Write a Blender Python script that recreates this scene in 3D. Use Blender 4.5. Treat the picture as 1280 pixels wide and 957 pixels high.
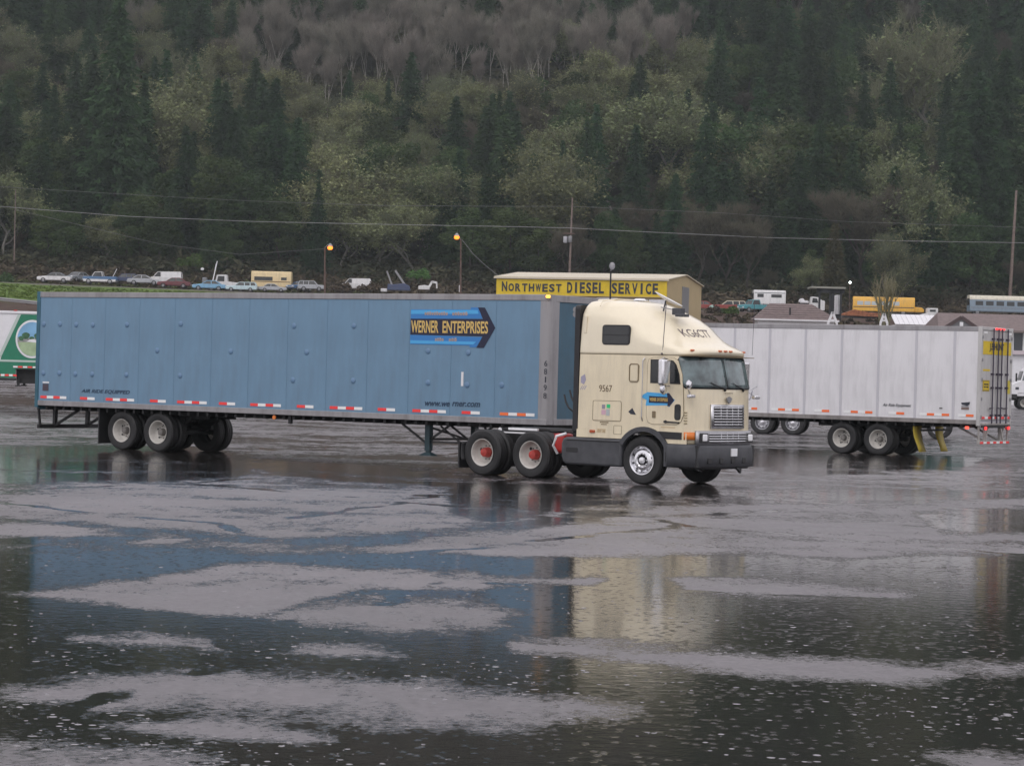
import bpy, math, random
import numpy as np
from math import sin, cos, pi, radians, sqrt
from mathutils import Vector, Matrix

sc = bpy.context.scene
COL = sc.collection
for o in list(bpy.data.objects): bpy.data.objects.remove(o)
random.seed(4); RNG = np.random.default_rng(7)

# ------------------------------------------------------------------ camera
FPX, PITCH, ROLL, CAMH = 3160.0, -0.003, 0.0266, 2.19
cam_d = bpy.data.cameras.new('camera'); cam = bpy.data.objects.new('camera', cam_d); COL.objects.link(cam)
cam_d.sensor_width = 36.0; cam_d.lens = FPX / 1280 * 36; cam_d.clip_start = 0.5; cam_d.clip_end = 6000
cam.matrix_world = Matrix.Translation((0, 0, CAMH)) @ Matrix.Rotation(pi/2 + PITCH, 4, 'X') @ Matrix.Rotation(ROLL, 4, 'Z')
sc.camera = cam

# ------------------------------------------------------------------ sky, sun, exposure (overcast, rain, dusk)
SUN_EL, SUN_AZ = radians(48), radians(200)          # azimuth measured from +y towards +x
world = bpy.data.worlds.new('World'); sc.world = world; world.use_nodes = True
nt = world.node_tree; nt.nodes.clear()
wout = nt.nodes.new('ShaderNodeOutputWorld'); wbg = nt.nodes.new('ShaderNodeBackground')
sky = nt.nodes.new('ShaderNodeTexSky'); sky.sky_type = 'NISHITA'; sky.sun_disc = False
sky.sun_elevation = SUN_EL; sky.sun_rotation = SUN_AZ
wmix = nt.nodes.new('ShaderNodeMix'); wmix.data_type = 'RGBA'; wmix.inputs[0].default_value = 0.94
wmix.inputs[7].default_value = (7.5, 7.2, 7.6, 1)    # even cloud cover
nt.links.new(sky.outputs[0], wmix.inputs[6]); nt.links.new(wmix.outputs[2], wbg.inputs[0]); nt.links.new(wbg.outputs[0], wout.inputs[0])
wbg.inputs[1].default_value = 0.12
sun_d = bpy.data.lights.new('sun', 'SUN'); sun_d.energy = 0.5; sun_d.angle = radians(50); sun_d.color = (1, 0.96, 0.9)
sun = bpy.data.objects.new('sun', sun_d); COL.objects.link(sun)
sdir = Vector((sin(SUN_AZ)*cos(SUN_EL), cos(SUN_AZ)*cos(SUN_EL), sin(SUN_EL)))
sun.rotation_euler = sdir.to_track_quat('Z', 'Y').to_euler(); sun.location = (0, -20, 60)
sc.view_settings.view_transform = 'Standard'; sc.view_settings.look = 'None'
sc.view_settings.gamma = 1; sc.view_settings.exposure = 0.28
try:
    sc.cycles.max_bounces = 6; sc.cycles.diffuse_bounces = 2; sc.cycles.glossy_bounces = 3
    sc.cycles.transparent_max_bounces = 6; sc.cycles.volume_bounces = 0
    sc.cycles.use_denoising = True
except Exception: pass

# ------------------------------------------------------------------ image <-> place helpers
def ray(px, py):
    a = px - 640; b = py - 478.5
    u = a*cos(ROLL) + b*sin(ROLL); v = -a*sin(ROLL) + b*cos(ROLL)
    zu = -v/FPX
    return (u/FPX, cos(PITCH) - zu*sin(PITCH), sin(PITCH) + zu*cos(PITCH))
def at(px, py, d):
    r = ray(px, py); t = d/r[1]
    return Vector((r[0]*t, d, r[2]*t + CAMH))
def project(x, y, z):
    z = z - CAMH
    yf = y*cos(PITCH) + z*sin(PITCH); zu = -y*sin(PITCH) + z*cos(PITCH)
    u = FPX*x/yf; v = -FPX*zu/yf
    return 640 + u*cos(ROLL) - v*sin(ROLL), 478.5 + u*sin(ROLL) + v*cos(ROLL)

# ------------------------------------------------------------------ materials
MATS = {}
def mat(name, col=(.5, .5, .5), rough=.5, metal=0, spec=.5, coat=0, var=0, vscale=3, bump=0, bscale=40, emit=0, dirt=0, rnd=0, transl=0):
    if name in MATS: return MATS[name]
    m = bpy.data.materials.new(name); m.use_nodes = True; n = m.node_tree.nodes; l = m.node_tree.links
    p = n['Principled BSDF']; c = (*col, 1)
    p.inputs['Base Color'].default_value = c; p.inputs['Roughness'].default_value = rough
    p.inputs['Metallic'].default_value = metal; p.inputs['Specular IOR Level'].default_value = spec
    p.inputs['Coat Weight'].default_value = coat; p.inputs['Coat Roughness'].default_value = .12
    if emit: p.inputs['Emission Color'].default_value = c; p.inputs['Emission Strength'].default_value = emit
    last = None
    tc = None
    def coord():
        nonlocal tc
        if tc is None: tc = n.new('ShaderNodeTexCoord')
        return tc.outputs['Object']
    if var:
        t = n.new('ShaderNodeTexNoise'); t.inputs['Scale'].default_value = vscale; t.inputs['Detail'].default_value = 5
        l.new(coord(), t.inputs['Vector'])
        mr = n.new('ShaderNodeMapRange'); mr.inputs[1].default_value = .3; mr.inputs[2].default_value = .7
        mr.inputs[3].default_value = 1-var; mr.inputs[4].default_value = 1+var
        l.new(t.outputs['Fac'], mr.inputs[0])
        mx = n.new('ShaderNodeVectorMath'); mx.operation = 'SCALE'; mx.inputs[0].default_value = col
        l.new(mr.outputs[0], mx.inputs['Scale']); last = mx.outputs[0]
    if dirt:   # road grime: streaks with their own shape
        t = n.new('ShaderNodeTexNoise'); t.inputs['Scale'].default_value = 1.4; t.inputs['Detail'].default_value = 8; t.inputs['Roughness'].default_value = .7
        mp = n.new('ShaderNodeMapping'); mp.inputs['Scale'].default_value = (3, 3, .5); l.new(coord(), mp.inputs[0]); l.new(mp.outputs[0], t.inputs[0])
        mr = n.new('ShaderNodeMapRange'); mr.inputs[1].default_value = .45; mr.inputs[2].default_value = .75; mr.inputs[4].default_value = dirt
        l.new(t.outputs['Fac'], mr.inputs[0])
        mx = n.new('ShaderNodeMix'); mx.data_type = 'RGBA'; mx.inputs[7].default_value = (.09, .08, .075, 1)
        if last: l.new(last, mx.inputs[6])
        else: mx.inputs[6].default_value = c
        l.new(mr.outputs[0], mx.inputs[0]); last = mx.outputs[2]
    if rnd:    # every individual its own shade
        oi = n.new('ShaderNodeObjectInfo'); hs = n.new('ShaderNodeHueSaturation')
        a = n.new('ShaderNodeMapRange'); a.inputs[3].default_value = 1-rnd; a.inputs[4].default_value = 1+rnd
        l.new(oi.outputs['Random'], a.inputs[0]); l.new(a.outputs[0], hs.inputs['Value'])
        b = n.new('ShaderNodeMath'); b.operation = 'MULTIPLY'; b.inputs[1].default_value = 7.13; l.new(oi.outputs['Random'], b.inputs[0])
        f = n.new('ShaderNodeMath'); f.operation = 'FRACT'; l.new(b.outputs[0], f.inputs[0])
        h = n.new('ShaderNodeMapRange'); h.inputs[3].default_value = .475; h.inputs[4].default_value = .525; l.new(f.outputs[0], h.inputs[0]); l.new(h.outputs[0], hs.inputs['Hue'])
        if last: l.new(last, hs.inputs['Color'])
        else: hs.inputs['Color'].default_value = c
        last = hs.outputs[0]
    if last: l.new(last, p.inputs['Base Color'])
    if bump:
        t = n.new('ShaderNodeTexNoise'); t.inputs['Scale'].default_value = bscale; t.inputs['Detail'].default_value = 4
        l.new(coord(), t.inputs['Vector']); b = n.new('ShaderNodeBump'); b.inputs['Strength'].default_value = bump; b.inputs['Distance'].default_value = .02
        l.new(t.outputs['Fac'], b.inputs['Height']); l.new(b.outputs[0], p.inputs['Normal'])
    if transl:
        tr = n.new('ShaderNodeBsdfTranslucent'); ms = n.new('ShaderNodeMixShader'); ms.inputs[0].default_value = transl
        tr.inputs[0].default_value = c
        if last: l.new(last, tr.inputs[0])
        l.new(p.outputs[0], ms.inputs[1]); l.new(tr.outputs[0], ms.inputs[2]); l.new(ms.outputs[0], n['Material Output'].inputs[0])
    MATS[name] = m; return m
def foliage(name, c1, c2, rnd=.3, transl=.15, rough=.8, hue=.02):
    """colour between two natural leaf tones per clump (attribute 'tone'), shifted per individual"""
    m = mat(name, c1, rough, spec=.2, rnd=rnd)
    n = m.node_tree.nodes; l = m.node_tree.links
    hs = [x for x in n if x.type == 'HUE_SAT'][0]
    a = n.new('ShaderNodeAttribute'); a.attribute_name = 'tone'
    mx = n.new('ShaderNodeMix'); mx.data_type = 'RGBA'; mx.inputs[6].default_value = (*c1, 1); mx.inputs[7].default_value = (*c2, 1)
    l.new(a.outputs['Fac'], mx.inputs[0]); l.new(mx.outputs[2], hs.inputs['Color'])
    if transl:
        tr = n.new('ShaderNodeBsdfTranslucent'); ms = n.new('ShaderNodeMixShader'); ms.inputs[0].default_value = transl
        l.new(hs.outputs[0], tr.inputs[0]); l.new(n['Principled BSDF'].outputs[0], ms.inputs[1]); l.new(tr.outputs[0], ms.inputs[2]); l.new(ms.outputs[0], n['Material Output'].inputs[0])
    return m

m_cream = mat('cream_paint', (.81, .71, .51), .3, coat=.5, var=.04, vscale=2, dirt=.22)
m_cream_lit = mat('cream_cap_lit', (.86, .775, .59), .28, coat=.6, var=.03, vscale=1.5, dirt=.06)  # roof cap lighter than the cab: sky and flash brightness put into the colour
m_seam = mat('seam_brown', (.22, .17, .1), .6)
m_dkgrey = mat('dark_plastic', (.06, .062, .07), .5, var=.25, vscale=4, bump=.2)
m_black = mat('black_plastic', (.02, .02, .022), .5)
m_chassis = mat('chassis_black', (.016, .016, .017), .6, var=.4)
m_rubber = mat('tyre_rubber', (.018, .018, .019), .62, bump=.3, bscale=30, var=.3)
m_chrome = mat('chrome', (.72, .72, .74), .16, metal=1)
m_alu = mat('brushed_aluminium', (.6, .6, .62), .33, metal=1, var=.15)
m_rail = mat('rail_aluminium', (.36, .35, .36), .5, metal=.35, dirt=.5)
m_glass = mat('dark_glass', (.02, .023, .025), .06, spec=.6)
m_wsglass = mat('windscreen_glass', (.10, .14, .145), .08, spec=.9, var=.75, vscale=3)  # raised base and pale mottling: sky reflections painted into the glass colour
m_white_rim = mat('white_rim', (.6, .58, .54), .5, dirt=.45)
m_red = mat('red_paint', (.5, .03, .025), .4)
m_redlens = mat('red_lens', (.6, .03, .03), .3, coat=.4)
m_orange = mat('orange_lens', (.75, .2, .02), .3, coat=.4)
m_blue = mat('blue_panel', (.165, .285, .41), .38, spec=.4, var=.07, vscale=.9, dirt=.2, bump=.05, bscale=3)
m_teal = mat('teal_blue_front', (.055, .13, .19), .5, var=.12, vscale=2, dirt=.25)
m_tealpost = mat('teal_post', (.03, .12, .17), .45, var=.2)
m_tape_r = mat('tape_red', (.95, .06, .06), .35)
m_tape_o = mat('tape_orange', (.98, .2, .06), .35)
m_tape_w = mat('tape_white', (.9, .9, .9), .3)
m_wpanel = mat('white_panel', (.78, .77, .79), .42, var=.04, vscale=1.2, dirt=.2)
m_wseam = mat('white_seam', (.58, .57, .61), .5, dirt=.15)
m_white = mat('white_paint', (.8, .8, .82), .4, var=.05)
m_wdoor = mat('door_white', (.55, .54, .53), .5, dirt=.35)
m_rod = mat('dark_rod', (.06, .05, .075), .4, metal=.3)
m_yellow = mat('yellow_sign', (.72, .52, .02), .45, var=.1, vscale=2)
m_flap = mat('yellow_flap', (.5, .38, .04), .55, dirt=.5)
m_navy = mat('navy_print', (.012, .014, .045), .5)
m_sky_print = mat('light_blue_print', (.08, .42, .8), .45)
m_mid_print = mat('mid_blue_print', (.04, .22, .56), .45)
m_gold = mat('gold_print', (.72, .5, .16), .5)
m_tan = mat('tan_print', (.45, .36, .34), .5)
m_ink = mat('dark_ink', (.03, .035, .05), .5)
m_blueink = mat('blue_ink', (.02, .05, .1), .5)
m_fadeink = mat('brown_ink', (.2, .14, .12), .5)
m_green = mat('green_curtain', (.015, .2, .11), .4, var=.08)
m_wood = mat('pole_wood', (.12, .075, .06), .85, var=.3, bump=.3)
m_galv = mat('galvanised', (.3, .3, .31), .5, metal=.5)

# ------------------------------------------------------------------ mesh helpers
def rot_to(v):
    return Vector(v).normalized().to_track_quat('Z', 'Y').to_matrix()
class MB:
    def __init__(s): s.v = []; s.f = []
    def add(s, vs, fs):
        k = len(s.v); s.v += [tuple(q) for q in vs]; s.f += [tuple(i+k for i in f) for f in fs]; return s
    def box(s, a, b, M=None):
        x0, y0, z0 = a; x1, y1, z1 = b
        vs = [(x0,y0,z0),(x1,y0,z0),(x1,y1,z0),(x0,y1,z0),(x0,y0,z1),(x1,y0,z1),(x1,y1,z1),(x0,y1,z1)]
        if M is not None: vs = [M @ Vector(q) for q in vs]
        return s.add(vs, [(0,3,2,1),(4,5,6,7),(0,1,5,4),(1,2,6,5),(2,3,7,6),(3,0,4,7)])
    def bar(s, p, q, w, h=None):
        h = h or w; p = Vector(p); q = Vector(q); L = (q-p).length
        if L < 1e-6: return s
        R = rot_to(q-p).to_4x4(); R.translation = p
        return s.box((-w/2, -h/2, 0), (w/2, h/2, L), R)
    def tube(s, pts, r, n=8, cap=True):
        pts = [Vector(p) for p in pts]; rr = r if isinstance(r, (list, tuple)) else [r]*len(pts)
        vs = []; fs = []
        for i, p in enumerate(pts):
            d = (pts[min(i+1, len(pts)-1)] - pts[max(i-1, 0)])
            R = rot_to(d)
            for k in range(n):
                a = 2*pi*k/n; vs.append(p + R @ Vector((cos(a)*rr[i], sin(a)*rr[i], 0)))
        for i in range(len(pts)-1):
            for k in range(n):
                fs.append((i*n+k, i*n+(k+1)%n, (i+1)*n+(k+1)%n, (i+1)*n+k))
        if cap: fs.append(tuple(range(n-1, -1, -1))); fs.append(tuple((len(pts)-1)*n+k for k in range(n)))
        return s.add(vs, fs)
    def lathe(s, prof, n=32, axis='y', c=(0,0,0), cap=False):
        """prof: (radius, axial) list"""
        vs = []; fs = []
        for r, a in prof:
            for k in range(n):
                t = 2*pi*k/n
                q = (cos(t)*r, a, sin(t)*r) if axis == 'y' else ((cos(t)*r, sin(t)*r, a) if axis == 'z' else (a, cos(t)*r, sin(t)*r))
                vs.append((q[0]+c[0], q[1]+c[1], q[2]+c[2]))
        for i in range(len(prof)-1):
            for k in range(n): fs.append((i*n+k, (i+1)*n+k, (i+1)*n+(k+1)%n, i*n+(k+1)%n))
        if cap: fs.append(tuple(range(n))); fs.append(tuple((len(prof)-1)*n+k for k in range(n-1, -1, -1)))
        return s.add(vs, fs)
    def prism(s, poly, a, b, axis='y'):
        """polygon of (u,v); axis y: u=x v=z, depth a..b ; z: u=x v=y ; x: u=y v=z"""
        n = len(poly)
        def P(u, v, w): return (u, w, v) if axis == 'y' else ((u, v, w) if axis == 'z' else (w, u, v))
        vs = [P(u, v, a) for u, v in poly] + [P(u, v, b) for u, v in poly]
        fs = [tuple(range(n)), tuple(range(2*n-1, n-1, -1))] + [(i, (i+1) % n + 0, (i+1) % n + n, i+n)[::-1] for i in range(n)]
        return s.add(vs, fs)
    def grid(s, P, close=False):
        R = len(P); C = len(P[0]); vs = [q for row in P for q in row]; fs = []
        for i in range(R-1):
            for j in range(C if close else C-1):
                fs.append((i*C+j, i*C+(j+1) % C, (i+1)*C+(j+1) % C, (i+1)*C+j))
        return s.add(vs, fs)
    def mesh(s, name, m, smooth=True, ang=35, fix=True):
        me = bpy.data.meshes.new(name); me.from_pydata(s.v, [], s.f); me.validate()
        if m: me.materials.append(m)
        if fix:
            import bmesh
            b = bmesh.new(); b.from_mesh(me); bmesh.ops.recalc_face_normals(b, faces=b.faces); b.to_mesh(me); b.free()
        if smooth:
            me.shade_smooth(); me.set_sharp_from_angle(angle=radians(ang))
        me.update(); return me
    def build(s, name, m, parent=None, bevel=0, seg=2, **k):
        return link(name, s.mesh(name, m, **k), parent, bevel, seg)
def link(name, me, parent=None, bevel=0, seg=2, loc=None, rot=None):
    o = bpy.data.objects.new(name, me); COL.objects.link(o)
    if parent: o.parent = parent
    if loc is not None: o.location = loc
    if rot is not None: o.rotation_euler = rot
    if bevel:
        b = o.modifiers.new('bevel', 'BEVEL'); b.width = bevel; b.segments = seg; b.limit_method = 'ANGLE'; b.angle_limit = radians(40)
    return o
def tag(o, label=None, cat=None, group=None, kind=None):
    if label: o['label'] = label
    if cat: o['category'] = cat
    if group: o['group'] = group
    if kind: o['kind'] = kind
    return o
def empty(name, loc, rz=0, label=None, cat=None, group=None):
    o = bpy.data.objects.new(name, None); COL.objects.link(o); o.empty_display_size = .3
    o.location = loc; o.rotation_euler = (0, 0, rz); return tag(o, label, cat, group)
KIDS = {}
def children(o): return [c for c in bpy.data.objects if c.parent is o]
def copy_tree(o, kids, parent=None):
    c = o.copy(); COL.objects.link(c); c.parent = parent
    for ch, gk in kids: copy_tree(ch, gk, c)
    return c
def tree_of(o, pool=None):
    pool = pool or list(bpy.data.objects)
    return [(c, tree_of(c, pool)) for c in pool if c.parent is o]
def rrect(x0, x1, z0, z1, r, n=4):
    pts = []
    for cx, cz, a0 in ((x1-r, z1-r, 0), (x0+r, z1-r, 90), (x0+r, z0+r, 180), (x1-r, z0+r, 270)):
        for k in range(n+1):
            a = radians(a0 + 90*k/n); pts.append((cx + r*cos(a), cz + r*sin(a)))
    return pts
def text(body, m, parent, loc, rot, w, h, name='lettering', bold=0, shear=0, depth=.004, spacing=1):
    cu = bpy.data.curves.new(name, 'FONT'); cu.body = body; cu.size = 1; cu.extrude = .01; cu.offset = bold; cu.shear = shear
    cu.space_character = spacing; cu.resolution_u = 3
    t = bpy.data.objects.new(name, cu); COL.objects.link(t)
    dg = bpy.context.evaluated_depsgraph_get(); me = bpy.data.meshes.new_from_object(t.evaluated_get(dg))
    bpy.data.objects.remove(t)
    co = np.empty(len(me.vertices)*3); me.vertices.foreach_get('co', co); co = co.reshape(-1, 3)
    mn = co.min(0); mx = co.max(0)
    co[:, 0] = (co[:, 0]-mn[0])/(mx[0]-mn[0])*w; co[:, 1] = (co[:, 1]-mn[1])/(mx[1]-mn[1])*h; co[:, 2] = (co[:, 2]-mn[2])/(mx[2]-mn[2])*depth
    me.vertices.foreach_set('co', co.ravel()); me.materials.clear(); me.materials.append(m); me.update()
    return link(name, me, parent, loc=loc, rot=rot)

# ------------------------------------------------------------------ terrain
def lerp_tab(t, d):
    if d <= t[0][0]: return t[0][1]
    for (a, za), (b, zb) in zip(t, t[1:]):
        if d <= b: return za + (zb-za)*(d-a)/(b-a)
    (a, za), (b, zb) = t[-2], t[-1]
    return zb
TL = [(110, 0), (170, .8), (203, 6.0), (235, 7.9), (335, 11.4), (352, 12.35), (378, 12.8), (400, 17.8), (440, 33), (560, 87), (760, 185), (900, 215), (1400, 240)]
TR = [(110, 0), (235, .8), (252, 5.0), (335, 11.4), (352, 12.35), (378, 12.8), (400, 17.8), (440, 33), (560, 87), (760, 185), (900, 215), (1400, 240)]
def sstep(a, b, x):
    t = min(1, max(0, (x-a)/(b-a))); return t*t*(3-2*t)
def terr(x, d):
    k = sstep(19, 27, x)
    z = lerp_tab(TL, d)*(1-k) + lerp_tab(TR, d)*k
    if d > 235: z -= .0136*x*min(1, (d-235)/100.)*(1 if abs(x) < 90 else 90/abs(x))
    if d > 400: z += (sin(x*.045+1)*4 + sin(x*.11+d*.03)*1.6 + sin(d*.07+x*.02)*2)*min(1, (d-400)/60)
    return z
def lot_end(x): return 171 + 64*sstep(21, 27, x)

# hillside, bank and verge: one sheet under everything
xs = np.concatenate([np.linspace(-1200, -160, 14), np.linspace(-150, 150, 101), np.linspace(160, 1200, 14)])
ys = np.concatenate([[-300, -100, 0, 50, 90], np.arange(110, 420, 5), np.arange(420, 780, 10), np.linspace(800, 2500, 10)])
m = MB(); P = []
for y in ys:
    row = []
    for x in xs:
        z = terr(x, y)
        if y < lot_end(x): z -= .35
        row.append((x, y, z))
    P.append(row)
m.grid(P)
def terrain_mat():
    mt = bpy.data.materials.new('terrain'); mt.use_nodes = True; n = mt.node_tree.nodes; l = mt.node_tree.links; p = n['Principled BSDF']
    p.inputs['Roughness'].default_value = .9; p.inputs['Specular IOR Level'].default_value = .15
    g = n.new('ShaderNodeNewGeometry'); sp = n.new('ShaderNodeSeparateXYZ'); l.new(g.outputs['Position'], sp.inputs[0])
    def noise(s, d=6, w=None):
        t = n.new('ShaderNodeTexNoise'); t.inputs['Scale'].default_value = s; t.inputs['Detail'].default_value = d
        l.new(g.outputs['Position'], t.inputs['Vector']); return t.outputs['Fac']
    def ramp(f, cols):
        r = n.new('ShaderNodeValToRGB'); e = r.color_ramp.elements
        e[0].position, e[0].color = cols[0][0], (*cols[0][1], 1); e[1].position, e[1].color = cols[-1][0], (*cols[-1][1], 1)
        for q, c in cols[1:-1]: k = e.new(q); k.color = (*c, 1)
        l.new(f, r.inputs[0]); return r.outputs[0]
    def mr(f, a, b):
        r = n.new('ShaderNodeMapRange'); r.inputs[1].default_value = a; r.inputs[2].default_value = b; l.new(f, r.inputs[0]); return r.outputs[0]
    def mix(f, a, b):
        x = n.new('ShaderNodeMix'); x.data_type = 'RGBA'; l.new(f, x.inputs[0]); l.new(a, x.inputs[6]); l.new(b, x.inputs[7]); return x.outputs[2]
    def add(a, b, s):
        q = n.new('ShaderNodeMath'); q.operation = 'MULTIPLY_ADD'; l.new(b, q.inputs[0]); q.inputs[1].default_value = s; l.new(a, q.inputs[2]); return q.outputs[0]
    grass = ramp(noise(.35), [(.3, (.07, .10, .022)), (.55, (.10, .17, .03)), (.75, (.15, .2, .05))])
    brown = ramp(noise(.6), [(.3, (.045, .028, .022)), (.55, (.085, .055, .045)), (.75, (.07, .075, .035))])
    gravel = ramp(noise(2.), [(.3, (.10, .09, .085)), (.7, (.17, .15, .14))])
    floor = ramp(noise(.25), [(.3, (.028, .022, .018)), (.6, (.05, .05, .026)), (.75, (.065, .05, .038))])
    yv = add(sp.outputs['Y'], noise(.08, 4), 24)
    a = mix(mr(yv, 244, 250), brown, grass)
    # left side of the slope stays green, the right side turns to brown scrub
    xv = add(sp.outputs['X'], noise(.05, 4), 30)
    a = mix(mr(xv, -34, -10), a, brown)
    a = mix(mr(yv, 356, 362), a, gravel)
    a = mix(mr(yv, 390, 396), a, brown)
    a = mix(mr(yv, 412, 420), a, floor)
    l.new(a, p.inputs['Base Color'])
    b = n.new('ShaderNodeBump'); b.inputs['Strength'].default_value = .6; b.inputs['Distance'].default_value = .4; l.new(noise(1.5, 8), b.inputs['Height']); l.new(b.outputs[0], p.inputs['Normal'])
    return mt
tag(m.build('hillside', terrain_mat(), ang=80), kind='structure')

# ------------------------------------------------------------------ wet parking lot
def inpoly(x, y, poly):
    c = np.zeros(x.shape, bool); n = len(poly)
    for i in range(n):
        x0, y0 = poly[i]; x1, y1 = poly[i-1]
        cond = ((y0 > y) != (y1 > y)) & (x < (x1-x0)*(y-y0)/((y1-y0) if y1 != y0 else 1e-9) + x0)
        c ^= cond
    return c
def edge_dist(x, y, poly):
    best = np.full(x.shape, 1e9)
    for i in range(len(poly)):
        x0, y0 = poly[i]; x1, y1 = poly[i-1]; dx, dy = x1-x0, y1-y0
        t = np.clip(((x-x0)*dx + (y-y0)*dy)/(dx*dx+dy*dy+1e-9), 0, 1)
        best = np.minimum(best, np.hypot(x-(x0+t*dx), y-(y0+t*dy)))
    return best
# where the asphalt stands out of the water (outlines as surveyed: picture x, y on level ground), softness in pixels
RIDGES = [
 ([(4,742),(90,732),(185,722),(270,705),(320,701),(425,706),(595,712),(609,734),(445,737),(380,752),(325,768),(240,764),(120,752)], 6),
 ([(442,686),(565,667),(640,664),(730,652),(830,632),(950,628),(1400,622),(1400,700),(1150,690),(1050,700),(930,690),(800,694),(640,694)], 8),
 ([(-80,620),(120,612),(300,610),(420,608),(640,610),(760,622),(700,645),(600,655),(470,668),(340,673),(200,662),(60,649),(-80,646)], 8),
 ([(-60,657),(60,654),(140,661),(90,671),(-60,669)], 6),
 ([(160,679),(205,671),(245,672),(215,680)], 5),
 ([(350,768),(430,751),(600,753),(650,767),(612,782),(480,786)], 10),
 ([(335,819),(385,807),(450,806),(512,818),(505,823),(400,824)], 6),
 ([(10,869),(110,850),(230,836),(340,838),(430,842),(640,860),(760,879),(780,890),(660,900),(560,908),(420,894),(250,884),(90,882)], 12),
 ([(130,906),(250,902),(370,916),(420,924),(250,926)], 8),
 ([(-60,918),(60,930),(220,944),(300,975),(-60,990)], 30),
 ([(90,797),(190,795),(330,812),(320,820),(180,806)], 8),
 ([(640,800),(760,805),(900,815),(1100,828),(1200,842),(1120,848),(960,846),(800,830),(640,812)], 8),
 ([(640,868),(740,878),(800,886),(740,894),(640,890)], 8),
 ([(1180,832),(1360,826),(1360,838),(1240,840)], 7),
 ([(1150,942),(1360,948),(1360,965),(1230,962)], 9),
 ([(560,716),(760,722),(740,730),(600,730)], 7),
 ([(840,722),(1000,728),(1150,742),(1140,750),(980,744),(860,736)], 9),
]
FAR = [   # standing water in the far part: (polygon, softness)
 ([(-80,560),(100,556),(260,558),(330,572),(300,600),(180,604),(-80,606)], 8),
 ([(330,570),(560,592),(640,602),(620,612),(420,602),(300,584)], 6),
 ([(560,600),(760,604),(930,600),(880,622),(700,640),(620,655),(560,640)], 9),
 ([(930,560),(1100,566),(1240,570),(1200,590),(1000,596),(930,585)], 8),
 ([(-80,507),(40,505),(50,511),(-80,514)], 5),
 ([(1140,640),(1400,630),(1400,662),(1180,668)], 8),
]
def lot():
    xs = np.linspace(-1, 1, 241); xs = np.sign(xs)*np.abs(xs)**1.0
    # rows get wider apart with distance
    rows = [-80, -40, -10, 0, 6]
    y = 8.
    while y < 60: rows.append(y); y *= 1.0065
    while y < 171: rows.append(y); y *= 1.012
    rows.append(171)
    rows = np.array(rows)
    X = np.empty((len(rows), 241)); Y = np.empty_like(X); Z = np.empty_like(X)
    for i, r in enumerate(rows):
        hw = max(60, min(170, r*.27+14 if r > 7 else 60)); hw = hw if r > 7 else 60
        X[i] = xs*(hw if r < 171 else 170)
        if r >= 7: X[i] = np.where(np.abs(xs) > .93, xs*(170-0)*(1), xs/.93*(r*.235+3))
        Y[i] = r
    # mesh continues to the far edge on the right
    ext = [(171 + (k/12.)) for k in range(1, 13)]
    Xl = [X]; Yl = [Y]
    for k in range(1, 13):
        xr = X[-1]; yr = np.array([171 + (lot_end(v)-171)*k/12. + .02*k for v in xr]); Xl.append(xr[None]); Yl.append(yr[None])
    X = np.vstack(Xl); Y = np.vstack(Yl)
    Z = np.array([[terr(a, b) if b > 105 else 0. for a, b in zip(ra, rb)] for ra, rb in zip(X, Y)])
    h, w = X.shape
    idx = np.arange(h*w).reshape(h, w)
    F = np.stack([idx[:-1, :-1], idx[:-1, 1:], idx[1:, 1:], idx[1:, :-1]], -1).reshape(-1, 4)
    co = np.stack([X, Y, Z], -1).reshape(-1, 3)
    me = bpy.data.meshes.new('parking_lot'); me.vertices.add(len(co)); me.vertices.foreach_set('co', co.astype(np.float32).ravel())
    me.loops.add(F.size); me.loops.foreach_set('vertex_index', F.ravel().astype(np.int32))
    me.polygons.add(len(F)); me.polygons.foreach_set('loop_start', np.arange(0, F.size, 4, dtype=np.int32)); me.polygons.foreach_set('loop_total', np.full(len(F), 4, np.int32))
    me.update(calc_edges=True); me.validate()
    yy = np.maximum(co[:, 1], 3.); zz = 0 - CAMH
    yf = yy*cos(PITCH) + zz*sin(PITCH); zu = -yy*sin(PITCH) + zz*cos(PITCH)
    u = FPX*co[:, 0]/yf; v = -FPX*zu/yf
    px = 640 + u*cos(ROLL) - v*sin(ROLL); py = 478.5 + u*sin(ROLL) + v*cos(ROLL)
    # height of the asphalt above the water level: positive = stands out
    e = np.where(py > 690, -1.0, np.where(py > 612, -.3, np.where(py > 545, .12, .3)))
    e = np.where((py > 690) & (py < 700), -.3-.7*(py-690)/10, e)
    e = np.where((px > 900) & (px < 1230) & (py > 700) & (py < 760), -.62, e)
    for poly, s in RIDGES:
        s = s*(1.0 if poly[0][1] < 760 else 1.9)
        ins = inpoly(px, py, poly); dd = edge_dist(px, py, poly)
        val = np.where(ins, np.minimum(.5 if max(q[1] for q in poly) < 705 else .72, dd/s), np.maximum(-1, -dd/s))
        e = np.maximum(e, val)
    for poly, s in FAR:
        ins = inpoly(px, py, poly); dd = edge_dist(px, py, poly)
        val = np.where(ins, -np.minimum(.55, dd/s), np.minimum(1, dd/s)); e = np.minimum(e, val)
    a = me.attributes.new('relief', 'FLOAT', 'POINT'); a.data.foreach_set('value', e.astype(np.float32))
    me.shade_smooth()
    return me
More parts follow.
